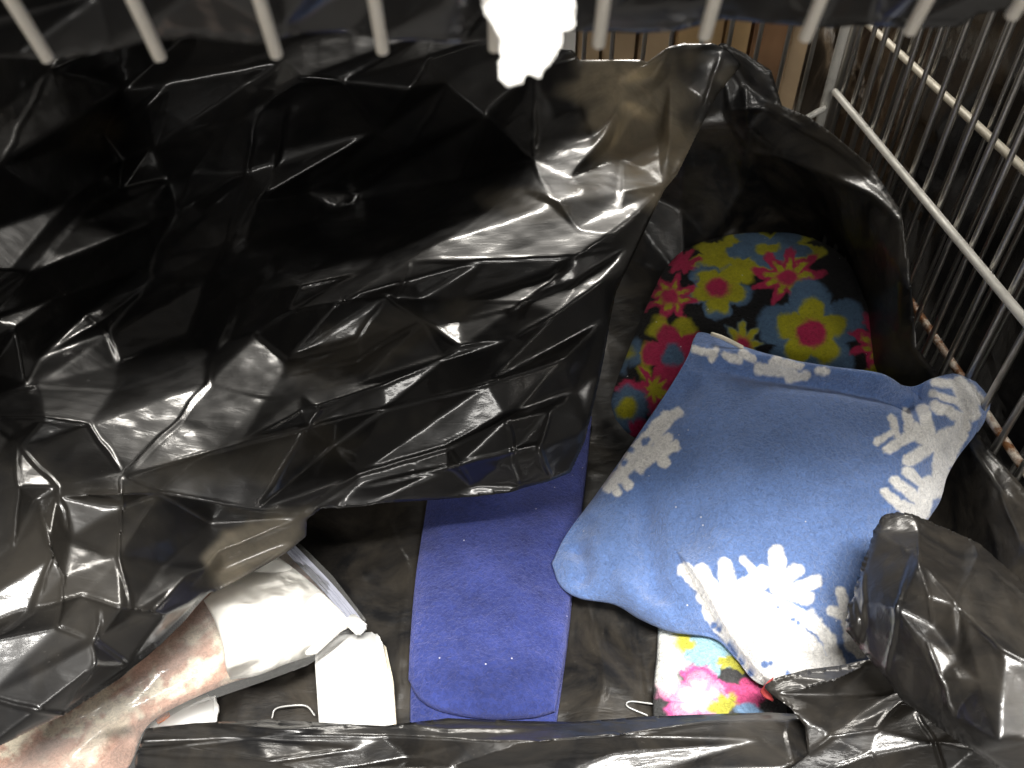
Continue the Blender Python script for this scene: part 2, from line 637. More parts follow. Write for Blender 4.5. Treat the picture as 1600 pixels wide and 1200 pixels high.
def facet_field(x0, y0, x1, y1, X, Y, space, seed, valf, poly_lines=(), clear=0.0, ang=0.0, stretch=1.0):
    """triangulate scattered points plus crease lines and interpolate linearly: flat facets, sharp folds"""
    from mathutils.geometry import delaunay_2d_cdt
    rs = np.random.RandomState(seed)
    pts = []
    edges = []
    for ln in poly_lines:
        ln = np.asarray(ln, float)
        k0 = len(pts)
        pts.extend(ln.tolist())
        edges.extend([(k0 + i, k0 + i + 1) for i in range(len(ln) - 1)])
    gx = np.arange(x0 - space, x1 + space * 1.5, space)
    gy = np.arange(y0 - space, y1 + space * 1.5, space)
    if stretch != 1.0:
        c_ = np.array([(x0 + x1) / 2, (y0 + y1) / 2])
        rad = np.hypot(x1 - x0, y1 - y0) / 2 + space * stretch
        a_, b_ = np.meshgrid(np.arange(-rad, rad, space * stretch), np.arange(-rad, rad, space))
        a_ = a_ + rs.uniform(-.5, .5, a_.shape) * space * stretch
        b_ = b_ + rs.uniform(-.5, .5, b_.shape) * space
        GX = c_[0] + a_ * math.cos(ang) - b_ * math.sin(ang)
        GY = c_[1] + a_ * math.sin(ang) + b_ * math.cos(ang)
        k_ = (GX > x0 - 2 * space) & (GX < x1 + 2 * space) & (GY > y0 - 2 * space) & (GY < y1 + 2 * space)
        GX, GY = GX[k_], GY[k_]
        # keep the corners so the whole sheet is covered
        GX = np.concatenate([GX, [x0 - 400, x1 + 400, x0 - 400, x1 + 400]])
        GY = np.concatenate([GY, [y0 - 400, y0 - 400, y1 + 400, y1 + 400]])
    else:
        GX, GY = np.meshgrid(gx, gy)
        GX = GX + rs.uniform(-.48, .48, GX.shape) * space
        GY = GY + rs.uniform(-.48, .48, GY.shape) * space
    keep = np.ones(GX.shape, bool)
    for ln in poly_lines:
        d = seg_dist(ln, GX, GY)[0]
        keep &= d > clear
    pts.extend(np.stack([GX[keep], GY[keep]], -1).tolist())
    ca, sa = math.cos(ang), math.sin(ang)
    T = np.array([[ca / stretch, sa / stretch], [-sa, ca]])     # along the fold direction distances count less
    res = delaunay_2d_cdt([Vector(p) for p in (np.array(pts) @ T.T)], edges, [], 0, 1e-3)
    vs = np.array([tuple(v) for v in res[0]]) @ np.linalg.inv(T).T
    val = valf(vs[:, 0], vs[:, 1])
    out = np.zeros(X.shape)
    gxs = X[0]
    gys = Y[:, 0]
    for t in res[2]:
        t = list(t)[:3]
        (ax, ay), (bx, by), (cx, cy) = vs[t]
        den = (by - cy) * (ax - cx) + (cx - bx) * (ay - cy)
        if abs(den) < 1e-9:
            continue
        i0, i1 = np.searchsorted(gxs, [min(ax, bx, cx) - 1e-6, max(ax, bx, cx) + 1e-6])
        j0, j1 = np.searchsorted(gys, [min(ay, by, cy) - 1e-6, max(ay, by, cy) + 1e-6])
        if i1 <= i0 or j1 <= j0:
            continue
        xx = X[j0:j1, i0:i1]
        yy = Y[j0:j1, i0:i1]
        l1 = ((by - cy) * (xx - cx) + (cx - bx) * (yy - cy)) / den
        l2 = ((cy - ay) * (xx - cx) + (ax - cx) * (yy - cy)) / den
        l3 = 1 - l1 - l2
        m = (l1 >= -1e-6) & (l2 >= -1e-6) & (l3 >= -1e-6)
        out[j0:j1, i0:i1][m] = (l1 * val[t[0]] + l2 * val[t[1]] + l3 * val[t[2]])[m]
    return out


def blur(A, k=1):
    for _ in range(k):
        p = np.pad(A, 1, mode='edge')
        A = (p[:-2, 1:-1] + p[2:, 1:-1] + p[1:-1, :-2] + p[1:-1, 2:] + 2 * p[1:-1, 1:-1]) / 6
    return A


def sheet(name, poly, ctrl, creases=(), g=4, excess=.05, seed=1, mat=None, parent=None,
          iters=(45, 12), tether=(.02, .03), bend=.12,
          nscale=20., nstretch=(1, 1, 1), namp=.0026, thick=.0004, exfield=None, curl=0.0, cmul=1.0, edge_jag=0.0,
          fspace=85, famp=.012, fspace2=30, famp2=.0022, soft=3, ang=-.6, stretch=2.2, pinch=.0014, thin=(), detail=None):
    poly = np.asarray(poly, float)
    x0, y0 = poly.min(0) - 2 * g
    x1, y1 = poly.max(0) + 2 * g
    cx = np.array([[c[0], c[1]] for c in ctrl], float)
    cv = np.array([1.0 / depth_of(*c) for c in ctrl])

    rs = np.random.RandomState(seed + 100)

    def coarse(px, py):
        inv = np.clip(tps(cx, cv, np.stack([px, py], -1)), 1 / 3.0, 1 / .2)
        h = np.zeros(px.shape)
        for cr in creases:
            pts, amp, wl, wr = cr[:4]
            d, s, _, _, fr = seg_dist(pts, px, py)
            w = np.where(s > 0, wr, wl)
            taper = np.clip(np.minimum(fr, 1 - fr) / .22, 0.0, 1)
            h = h + amp * cmul * np.clip(1 - d / w, 0, 1) * (0.25 + .75 * taper)
        jit = np.full(px.shape, famp)
        for cr in creases:
            if cr[1] == 0:
                jit = np.where(seg_dist(cr[0], px, py)[0] < 3, 0, jit)
        h = h + rs.uniform(-1, 1, px.shape) * jit
        return 1 / (1 / inv - h)

    def fine(px, py):
        dm = detail(px, py) if detail else 1.0
        q = np.stack([px, py, px * 0], -1)
        patch = np.clip(.25 + 1.3 * vnoise(q / 130., seed + 60), 0, 1.4)
        return rs.uniform(-1, 1, px.shape) * famp2 * patch * dm
    nx = int((x1 - x0) / g) + 1
    ny = int((y1 - y0) / g) + 1
    X, Y = np.meshgrid(np.linspace(x0, x1, nx), np.linspace(y0, y1, ny))
    inv = facet_field(x0, y0, x1, y1, X, Y, fspace, seed, coarse, [c[0] for c in creases], 22, ang, stretch)
    f2 = facet_field(x0, y0, x1, y1, X, Y, fspace2, seed + 1, fine, (), 0, ang + .25, stretch * .8)
    dep = 1 / np.clip(inv, 1 / 3.0, 1 / .2)
    dep = blur(dep, soft) - blur(f2, 1)
    for cr in creases:      # the pinched crest of each fold
        d, _, _, _, fr = seg_dist(cr[0], X + 3 * vnoise(np.stack([X, Y, X * 0], -1) / 25., seed + 5), Y)
        dep = dep - np.sign(cr[1]) * pinch * np.exp(-(d / (g * 1.1)) ** 2) * np.clip(np.minimum(fr, 1 - fr) / .15, 0, 1)
    B = PD(X, Y, dep)
    n0 = grid_normals(B)
    exf = excess * (0.2 + 1.2 * np.clip(.3 + 1.0 * vnoise(B * 6.0, seed + 50), 0, 1.3))
    if exfield is not None:
        exf = exf * exfield(X, Y)
    nz = fbm(B * np.array(nstretch) * nscale, seed, 3)
    P = B + n0 * (nz * namp)[..., None]
    if iters[0]:
        P = pbd(P, B, exf, iters[0], tether[0], bend)
    ins = in_poly(poly, X, Y)
    d, s, qx, qy, _ = seg_dist(poly, X, Y, True)
    quad = ins[:-1, :-1] & ins[1:, :-1] & ins[:-1, 1:] & ins[1:, 1:]
    q_all = np.zeros((X.shape[0] + 1, X.shape[1] + 1), int)
    q_all[1:-1, 1:-1] = quad
    cntq = q_all[:-1, :-1] + q_all[1:, :-1] + q_all[:-1, 1:] + q_all[1:, 1:]
    near = (cntq > 0) & (cntq < 4)
    jag = edge_jag * vnoise(np.stack([X, Y, X * 0], -1) / 9.0, 77)
    mv = near & (d < 2.2 * g)
    nX = X + np.where(mv, qx - X, 0) + jag * near
    nY = Y + np.where(mv, qy - Y, 0) + jag * near
    rim = PD(nX, nY, ((P - CP) @ (-CR[:, 2])))
    P = np.where(near[..., None], rim, P)
    if curl:
        P = P - n0 * (curl * np.clip(1 - d / 14., 0, 1) ** 2)[..., None]
    idx = np.full(X.shape, -1)
    used = cntq > 0
    idx[used] = np.arange(used.sum())
    V = P[used]
    a = idx[:-1, :-1][quad]
    b = idx[:-1, 1:][quad]
    c = idx[1:, 1:][quad]
    dd = idx[1:, :-1][quad]
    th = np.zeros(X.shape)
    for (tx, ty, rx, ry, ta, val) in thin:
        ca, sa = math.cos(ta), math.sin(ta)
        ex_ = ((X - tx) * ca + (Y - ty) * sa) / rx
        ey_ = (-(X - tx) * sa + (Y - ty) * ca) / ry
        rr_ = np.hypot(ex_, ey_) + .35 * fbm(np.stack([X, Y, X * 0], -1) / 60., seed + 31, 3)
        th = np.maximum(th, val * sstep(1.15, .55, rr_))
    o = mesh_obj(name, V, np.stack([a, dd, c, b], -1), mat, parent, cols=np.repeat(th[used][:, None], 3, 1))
    if thick:
        md = o.modifiers.new('thickness', 'SOLIDIFY')
        md.thickness = thick
        md.offset = -1
    return o


# ------------------------------------------------------------------ stuffed cloth shapes
def resample(pts, n):
    pts = np.asarray(pts, float)
    # catmull-rom through points then uniform arc length
    k = len(pts)
    if k == 2:
        return pts[0] + (pts[1] - pts[0]) * np.linspace(0, 1, n)[:, None]
    ext = np.vstack([2 * pts[0] - pts[1], pts, 2 * pts[-1] - pts[-2]])
    out = []
    for i in range(k - 1):
        p0, p1, p2, p3 = ext[i:i + 4]
        for t in np.linspace(0, 1, 24, endpoint=False):
            out.append(.5 * ((2 * p1) + (-p0 + p2) * t + (2 * p0 - 5 * p1 + 4 * p2 - p3) * t * t + (-p0 + 3 * p1 - 3 * p2 + p3) * t ** 3))
    out.append(pts[-1])
    out = np.array(out)
    L = np.concatenate([[0], np.cumsum(np.linalg.norm(np.diff(out, axis=0), axis=1))])
    s = np.linspace(0, L[-1], n)
    return np.stack([np.interp(s, L, out[:, j]) for j in range(out.shape[1])], -1)


def project(P):
    q = (P - CP) @ CR
    return 800 + 1250 * q[..., 0] / -q[..., 2], 600 - 1250 * q[..., 1] / -q[..., 2]


def cushion(name, top, right, bottom, left, n, bulge, colf, mat, parent=None, power=.5, under=.4,
            extra=None, wr=.0012, wscale=16., seed=3):
    """four sides given as (px,py,z); top: left->right, right: top->bottom, bottom: left->right, left: top->bottom"""
    def side(s):
        s = resample(s, n)
        return np.array([PZ(a, b, c) for a, b, c in s])
    T, Rr, Bm, Lf = side(top), side(right), side(bottom), side(left)
    u = np.linspace(0, 1, n)[None, :, None]
    v = np.linspace(0, 1, n)[:, None, None]
    G = (1 - v) * T[None] + v * Bm[None] + (1 - u) * Lf[:, None] + u * Rr[:, None] - (
        (1 - u) * (1 - v) * T[0] + u * (1 - v) * T[-1] + (1 - u) * v * Bm[0] + u * v * Bm[-1])
    nrm = grid_normals(G)
    nav = nrm.mean((0, 1))
    nav /= np.linalg.norm(nav)
    uu = u[..., 0] * np.ones((n, n))
    vv = v[..., 0] * np.ones((n, n))
    prof = (np.clip(4 * uu * (1 - uu), 0, 1) * np.clip(4 * vv * (1 - vv), 0, 1)) ** power
    edge = np.clip(np.minimum(np.minimum(uu, 1 - uu), np.minimum(vv, 1 - vv)) / .03, 0, 1)
    px, py = project(G)
    h = bulge * prof
    h = h + wr * fbm(G * wscale, seed, 3) * edge
    if extra is not None:
        h = h + extra(px, py, uu, vv) * np.clip(edge * 3, 0, 1)
    Ptop = G + nav * h[..., None]
    Pbot = G - nav * (bulge * under * prof)[..., None]
    px, py = project(Ptop)
    cols = colf(px, py, uu, vv).reshape(-1, 3) if colf else None
    idx = np.arange(n * n).reshape(n, n)
    f = np.stack([idx[:-1, :-1], idx[1:, :-1], idx[1:, 1:], idx[:-1, 1:]], -1).reshape(-1, 4)
    step = 4
    Vb = Pbot.reshape(-1, 3)
    V = np.vstack([Ptop.reshape(-1, 3), Vb])
    F = np.vstack([f, f[:, ::-1] + n * n])
    if cols is not None:
        cols = np.vstack([cols, cols])
    o = mesh_obj(name, V, F, mat, parent, True, cols)
    bm = bmesh.new()
    bm.from_mesh(o.data)
    bm.verts.ensure_lookup_table()
    rim = [i for i in list(idx[0]) + list(idx[-1]) + list(idx[:, 0]) + list(idx[:, -1])]
    vs = [bm.verts[int(i)] for i in rim] + [bm.verts[int(i) + n * n] for i in rim]
    bmesh.ops.remove_doubles(bm, verts=list(set(vs)), dist=1e-6)
    bmesh.ops.recalc_face_normals(bm, faces=bm.faces)
    bm.to_mesh(o.data)
    bm.free()
    return o, Ptop, nav


def strokes_sdf(strokes, X, Y):
    d = np.full(X.shape, 1e9)
    for s in strokes:
        ax, ay, bx, by, w = s
        dx, dy = bx - ax, by - ay
        t = np.clip(((X - ax) * dx + (Y - ay) * dy) / (dx * dx + dy * dy + 1e-9), 0, 1)
        d = np.minimum(d, np.hypot(X - ax - t * dx, Y - ay - t * dy) - w)
    return d


def sstep(a, b, x):
    t = np.clip((x - a) / (b - a), 0, 1)
    return t * t * (3 - 2 * t)


# ================================================================== SETTING
bm = bmesh.new()
box_bm(bm, (0, 3, -0.17), (14, 14, 0.02))
fl = bm_obj('floor', bm, M_FLOOR)
tag(fl, kind='structure')

# ================================================================== WIRE CAGE (right side panel, back panel)
XW = 0.470      # right side panel
YB = 1.075     # back panel
cage = empty('wire_cage', (XW, YB, 0), 'zinc wire cage with a bright white rail, holding the black liner and the fleece cushions', 'wire cage')


def wire_mesh(name, r, z0, z1, mat):
    V, F = tube_data([(0, 0, z0), (0, 0, (z0 + z1) / 2), (0, 0, z1)], r, 8)
    bm = bmesh.new()
    vs = [bm.verts.new(v) for v in V]
    for f in F:
        bm.faces.new([vs[i] for i in dict.fromkeys(f)])
    me = bpy.data.meshes.new(name)
    bmesh.ops.recalc_face_normals(bm, faces=bm.faces)
    bm.to_mesh(me)
    bm.free()
    for p in me.polygons:
        p.use_smooth = True
    me.materials.append(mat)
    return me


rnd = random.Random(4)


def wire_row(me, parent, pts, tilt=0.006):
    for (x, y) in pts:
        o = bpy.data.objects.new('wire', me)
        C.objects.link(o)
        o.parent = parent
        o.location = Vector((x, y, 0)) - Vector(parent.location)
        o.rotation_euler = (rnd.uniform(-tilt, tilt), rnd.uniform(-tilt, tilt), rnd.uniform(0, 6))


me_w = wire_mesh('wire', .0031, 0.0, 0.83, M_WIRE)
wire_row(me_w, cage, [(XW, YB - .038 * i) for i in range(1, 29)])
wire_row(me_w, cage, [(XW - .038 * i, YB) for i in range(1, 25)])
RB, RC, RA = .254, .140, .302
tube('rail', [(XW - .006, YB - .03, RB), (XW - .006, .6, RB), (XW - .006, .05, RB)], .0046, M_WIREW, cage)
tube('rail', [(XW + .006, YB + .02, RC), (XW + .006, .6, RC), (XW + .006, .05, RC)], .0042, M_RUST, cage)
tube('rail', [(XW - .006, YB - .012, RB - .03), (XW - .03, YB - .012, RB - .045), (XW - .2, YB - .012, RB - .045), (-XW, YB - .012, RB - .045)], .0046, M_WIREW, cage)
tube('corner_post', [(XW - .004, YB - .004, 0), (XW - .004, YB - .004, .4), (XW - .004, YB - .004, .83)], .0065, M_WIREW, cage)
tube('corner_post', [(XW + .012, YB + .004, 0), (XW + .012, YB + .004, .4), (XW + .012, YB + .004, .83)], .006, M_WIRE, cage)

cage2 = empty('wire_cage', (XW + .075, YB, 0), 'second wire cage just beyond the white rail, cream rail across darker thinner wires', 'wire cage')
me_w2 = wire_mesh('wire', .0027, 0.0, 0.83, M_WIRE)
wire_row(me_w2, cage2, [(XW + .075, YB + .16 - .038 * i) for i in range(1, 34)])
tube('rail', [(XW + .067, YB + .3, RA), (XW + .067, .7, RA), (XW + .067, .1, RA)], .0046, M_CREAM, cage2)

# neighbouring bags behind the second panel
def plane_sheet(name, x, y0, y1, z0, z1, step, seed, mat, lab, cat, axis='x', excess=.09, amp=.02):
    nu = int((y1 - y0) / step)
    nv = int((z1 - z0) / step)
    U, Vv = np.meshgrid(np.linspace(y0, y1, nu), np.linspace(z1, z0, nv))
    if axis == 'x':
        B = np.stack([U * 0 + x, U, Vv], -1)
        nn = np.array([-1., 0, 0])
    elif axis == 'z':
        B = np.stack([U, Vv, U * 0 + x], -1)
        nn = np.array([0, 0, -1.])
    B = B + nn * (fbm(B * 4, seed, 2) * .02)[..., None]
    P = B + nn * (fbm(B * 9, seed + 3, 2) * amp)[..., None]
    ex = excess * (0.4 + np.clip(.5 + .8 * vnoise(B * 6, seed + 9), 0, 1.2))
    P = pbd(P, B, ex, 120, .01, .1)
    idx = np.arange(U.size).reshape(U.shape)
    f = np.stack([idx[:-1, :-1], idx[1:, :-1], idx[1:, 1:], idx[:-1, 1:]], -1).reshape(-1, 4)
    o = mesh_obj(name, P.reshape(-1, 3), f, mat)
    md = o.modifiers.new('thickness', 'SOLIDIFY')
    md.thickness = .0008
    if lab:
        tag(o, lab, cat)
    return o


plane_sheet('bin_liner', XW + .125, -.1, 1.6, -.16, .8, .007, 31, M_BLACKN,
            'crumpled black plastic lining the neighbouring cage, seen through the wires at the right', 'bin liner', excess=.06, amp=.045)

# boxes behind the back panel
def carton(x, w, y, z0, z1, mat, lab, name='cardboard_box', cat='box', rz=0):
    t = empty(name, (x, y, z0), lab, cat, 'boxes behind the cage')
    bm = bmesh.new()
    box_bm(bm, (x, y + .15, (z0 + z1) / 2), (w, .3, z1 - z0), rz)
    bmesh.ops.bevel(bm, geom=bm.edges[:], offset=.003, segments=2, affect='EDGES')
    bm_obj('body', bm, mat, t)
    bm = bmesh.new()
    box_bm(bm, (x, y + .15, z1 + .0025), (w * .98, .296, .004), rz)
    bm_obj('lid', bm, mat, t)
    return t


def px_x(px, y):
    r = ray(px, 75)
    return r[0] / r[1] * y


for (a_, b_, mt_, nm_, lab_) in (
        (903, 937, M_CARD, 'cardboard_box', 'tan cardboard box behind the cage, nearest the white tag'),
        (942, 992, M_CARD, 'cardboard_box', 'tan cardboard box behind the cage, second from the white tag'),
        (998, 1049, M_CARD, 'cardboard_box', 'tan cardboard box behind the cage, third from the white tag'),
        (1055, 1126, M_CARD2, 'cardboard_box', 'orange-tan cardboard box behind the peak of the black liner'),
        (1131, 1168, M_CARD2, 'cardboard_box', 'narrow orange-tan cardboard box between the liner peak and the brown box'),
        (1174, 1225, M_WOOD, 'wooden_box', 'dark brown boarded box beside the cage corner post'),
        (1232, 1262, M_CARD, 'cardboard_box', 'tan cardboard box right behind the cage corner post'),
        (880, 899, M_PAPER, 'cardboard_box', 'pale upright box half hidden behind the white tag')):
    xa, xb = px_x(a_, 1.42), px_x(b_, 1.42)
    carton((xa + xb) / 2, xb - xa, 1.42, -.16, .42, mt_, lab_, nm_)

# ================================================================== FRONT GATE (near, blurred) and unseen board added for shade
GP0 = np.array([0, .284, .577])
GD = np.array([0, -.36, .93])
GD /= np.linalg.norm(GD)
GN = np.cross(np.array([1., 0, 0]), GD)


def PG(px, py, off=0.0):
    r = ray(px, py)
    p0 = GP0 + np.array([0, 1, 0]) * off
    t = ((p0 - CP) @ GN) / (r @ GN)
    return CP + r * t


gate = empty('wire_gate', (0, .284, .577), 'cream wire gate hanging close overhead, its bare wire ends pointing down', 'wire gate')
for (px, py) in ((75, 92), (250, 90), (432, 86), (598, 80), (773, 76), (935, 70), (1101, 58), (1258, 60), (1421, 50), (1580, 26)):
    p = PG(px, py)
    tube('wire', [p, p + GD * .12, p + GD * .285], .0023, M_GATE, gate, 12)
a = GP0 + GD * .27
tube('rail', [a + [-.36, -.004, 0], a + [0, -.004, 0], a + [.36, -.004, 0]], .0035, M_CREAM, gate)

shade_board = empty('added_shade_board', (0, .7, .84), 'unseen board added above the cage to shade its back', 'shade_board')
bm = bmesh.new()
box_bm(bm, (0, .70, .845), (1.06, 1.02, .012))  # out of view, added to keep lamp light off the back
bm_obj('board', bm, M_FLOOR, shade_board)

gl_ctrl = []
for px in range(-100, 1800, 300):
    for py in (-260, -60, 120):
        p = PG(px, py, .016)
        gl_ctrl.append((px, py, 'd', float(((p - CP) @ (-CR[:, 2])))))
poly = [(-120, -260), (1720, -260), (1720, -5), (1600, 12), (1530, 22), (1500, 42), (1425, 44), (1340, 40), (1300, 44), (1240, 40), (1190, 36), (1130, 30),
        (1060, 48), (1000, 52), (960, 50), (905, 50), (880, 42), (820, 62), (750, 66), (700, 68), (650, 64), (600, 64), (540, 50),
        (470, 52), (400, 70), (340, 64), (300, 58), (230, 66), (150, 84), (90, 92), (0, 88), (-120, 84)]
gl = sheet('gate_liner', poly, gl_ctrl, g=6, excess=.05, seed=12, mat=M_BLACK, fspace=90, famp=.016, fspace2=30, famp2=.001)
tag(gl, 'black plastic draped behind the overhead cream wires across the top', 'bin liner')

# white torn tag on the gate
tagp = [(744, -60), (757, 22), (771, 40), (780, 58), (783, 81), (777, 121), (791, 133), (805, 135), (814, 127), (825, 117), (836, 121), (846, 126), (851, 108),
        (863, 97), (867, 85), (878, 74), (880, 50), (892, 48), (901, 45), (897, 27), (895, -60)]
tc_ctrl = []
for px in (700, 800, 900):
    for py in (-80, 0, 140):
        p = PG(px, py, -.006 - .030 * (py + 80) / 220)
        tc_ctrl.append((px, py, 'd', float(((p - CP) @ (-CR[:, 2])))))
tg = sheet('paper_tag', tagp, tc_ctrl, g=3, excess=.05, seed=5, mat=M_PAPER, edge_jag=3.0, fspace=30, famp=.0015, fspace2=14, famp2=.0006, thick=.0012)
tag(tg, 'torn white paper tag hanging in front of the overhead wires', 'paper tag')

# ================================================================== MAIN LINER (floor, back, right side)
XL = XW - .012
YL = YB - .028
FZ = .004
main_poly = [(1122, 70), (1130, 66), (1165, 84), (1205, 110), (1222, 165), (1262, 182), (1300, 208), (1360, 258), (1408, 330),
             (1420, 400), (1426, 470), (1432, 545), (1470, 590), (1500, 640), (1545, 700), (1600, 762), (1680, 850), (1700, 1270), (120, 1270), (120, 700), (700, 580), (900, 520), (950, 420), (1000, 320), (1040, 230), (1080, 140)]
mc = []
for px in (200, 500, 800, 1050, 1250):
    for py in (800, 1000, 1250):
        mc.append((px, py, 'z', FZ))
mc += [(500, 620, 'z', FZ), (800, 600, 'z', FZ), (1000, 560, 'z', FZ), (1150, 520, 'z', FZ), (1250, 620, 'z', FZ),
       (640, 60, 'y', YL), (900, 92, 'y', YL), (1010, 92, 'y', YL), (1130, 66, 'y', YL), (900, 250, 'y', YL), (1100, 250, 'y', YL - .02), (750, 200, 'y', YL),
       (1205, 120, 'y', YL - .01), (1230, 190, 'y', YL - .06), (1300, 230, 'x', XL - .03), (1408, 330, 'x', XL - .004), (1424, 450, 'x', XL - .012),
       (1430, 545, 'x', XL - .015), (1300, 420, 'y', .985), (1380, 400, 'x', XL - .035), (1150, 400, 'y', 1.0), (900, 420, 'y', .97),
       (1500, 640, 'x', XL), (1600, 762, 'x', XL), (1680, 850, 'x', XL), (1440, 780, 'z', .03), (1550, 900, 'x', XL - .03), (1500, 1000, 'z', .03), (1400, 900, 'z', FZ), (1690, 1100, 'x', XL)]
mcr = [
    ([(1170, 232), (1230, 250), (1300, 275), (1370, 308), (1410, 345)], .050, 34, 95),
    ([(1130, 170), (1200, 168), (1300, 230)], .014, 30, 40),
    ([(1170, 232), (1140, 190), (1135, 120)], .014, 40, 30),
    ([(1120, 75), (1075, 200), (1065, 330), (1068, 440)], .02, 45, 25),
    ([(1408, 340), (1408, 430), (1405, 520)], .012, 25, 25),
    ([(1150, 350), (1220, 345), (1200, 320)], .012, 30, 20), ([(1222, 168), (1290, 230), (1350, 275), (1405, 325)], -.015, 30, 30), ([(1175, 235), (1160, 300), (1110, 380)], .025, 40, 40), ([(1300, 280), (1280, 350), (1310, 390)], .016, 40, 40), ([(1130, 75), (1160, 130), (1170, 200)], .015, 30, 30), ([(1350, 320), (1330, 400), (1360, 480)], .02, 30, 40),
    # floor folds between the pads and at the left
    ([(920, 940), (935, 1000), (945, 1060), (935, 1110)], .007, 40, 45),
    ([(985, 950), (1000, 1030), (1005, 1100)], .004, 30, 30),
    ([(600, 800), (640, 900), (625, 1020), (622, 1120)], .010, 45, 18),
    ([(540, 850), (570, 900), (600, 880)], .006, 40, 40),
    ([(1560, 720), (1540, 800), (1570, 900)], .006, 30, 40),
    ([(1490, 660), (1560, 760), (1600, 860)], .010, 30, 50),
]


def main_ex(X, Y):
    return np.where(Y > 620, .45, 1.0) * np.where((X > 1420) & (Y > 620), 1.3, 1)


main = sheet('bin_liner', main_poly, mc, mcr, ang=1.1, g=4, excess=.03, seed=21, mat=M_BLACK2, exfield=main_ex, fspace=80, famp=.005)
tag(main, 'black plastic liner spread over the cage floor and up its back and right side', 'bin liner')

# ================================================================== CUSHIONS
SNOW = [
    # left snowflake on the edge
    (1060, 645, 1035, 660, 7), (1040, 655, 985, 715, 12), (1045, 685, 1000, 690, 6), (1015, 680, 1040, 690, 7), (1055, 697, 1015, 715, 8), (1030, 700, 1000, 730, 9), (1036, 722, 1030, 700, 9),
    (1010, 702, 975, 730, 10), (1008, 722, 995, 712, 8), (985, 725, 965, 745, 10), (980, 757, 968, 742, 7), (965, 742, 950, 760, 9), (965, 770, 955, 755, 5),
    # right big flake
    (1415, 645, 1425, 680, 7), (1393, 655, 1402, 680, 5), (1370, 690, 1400, 672, 4), (1388, 702, 1430, 675, 7), (1420, 720, 1465, 690, 9), (1442, 640, 1455, 690, 9),
    (1430, 672, 1480, 705, 12), (1460, 690, 1500, 670, 10), (1505, 665, 1480, 720, 12), (1470, 700, 1465, 755, 9), (1475, 740, 1462, 770, 10),
    (1460, 635, 1500, 650, 7), (1458, 615, 1505, 630, 5), (1462, 598, 1500, 600, 6), (1500, 600, 1518, 645, 12), (1515, 610, 1530, 625, 8), (1505, 650, 1525, 648, 6),
    (1418, 738, 1455, 765, 7), (1398, 752, 1440, 785, 7), (1384, 770, 1420, 800, 7), (1450, 755, 1440, 800, 12), (1410, 790, 1440, 805, 8),
    # top fold flakes
    (1085, 545, 1110, 552, 5), (1112, 560, 1120, 548, 5), (1135, 556, 1155, 562, 6), (1160, 552, 1175, 560, 6), (1185, 575, 1240, 585, 8), (1210, 565, 1250, 572, 6), (1200, 580, 1215, 560, 5), (1232, 592, 1262, 586, 5), (1280, 580, 1292, 580, 4),
    # bottom large flake
    (1070, 890, 1100, 920, 9), (1095, 893, 1120, 930, 10), (1133, 883, 1140, 930, 9), (1163, 875, 1190, 905, 4), (1214, 862, 1218, 920, 10), (1193, 893, 1218, 905, 8),
    (1245, 890, 1215, 915, 8), (1275, 908, 1235, 925, 8), (1262, 935, 1230, 925, 7), (1190, 905, 1150, 930, 16), (1170, 930, 1120, 950, 22), (1150, 960, 1180, 990, 40),
    (1190, 960, 1230, 1000, 32), (1220, 945, 1275, 975, 9), (1265, 962, 1295, 1000, 8), (1295, 1000, 1310, 1040, 9), (1230, 1000, 1260, 1030, 30), (1180, 1020, 1200, 1050, 26),
    (1315, 925, 1318, 950, 6), (1300, 955, 1325, 965, 6), (1322, 965, 1330, 1010, 7), (1330, 1000, 1345, 1020, 8), (1100, 930, 1125, 965, 9), (1245, 1010, 1290, 1045, 16),
]
HOLES = [(1116, 978, 6), (1124, 984, 5), (1141, 1008, 5), (1146, 1014, 6), (1158, 1030, 4), (1161, 1036, 6), (1172, 1052, 5), (1196, 1038, 7), (1204, 1036, 5),
         (1008, 690, 6), (1013, 687, 4), (985, 702, 6), (975, 722, 5), (1240, 968, 4), (1247, 973, 4), (1215, 948, 3)]


SNOW = [(a, b, c, d, w + (2.5 if b > 840 else 1.0)) for a, b, c, d, w in SNOW]


def snow_col(px, py, u, v):
    q = np.stack([px, py, px * 0], -1)
    wx = px + 2.2 * vnoise(q / 12., 3) + 1.2 * vnoise(q / 4., 5)
    wy = py + 2.2 * vnoise(q / 12., 4) + 1.2 * vnoise(q / 4., 6)
    d = strokes_sdf(SNOW, wx, wy)
    for hx, hy, hr in HOLES:
        if hr:
            d = np.maximum(d, hr - np.hypot(wx - hx, wy - hy))
    w = sstep(3.0, -2.5, d)[..., None]
    base = np.array([0.120, 0.205, 0.445])
    white = np.array([0.86, 0.84, 0.80])
    return base * (1 - w) + white * w


# step line of the folded-over flap (bottom left)
FLAP = [(1050, 868), (1075, 905), (1105, 952), (1135, 1000), (1165, 1040), (1192, 1068)]


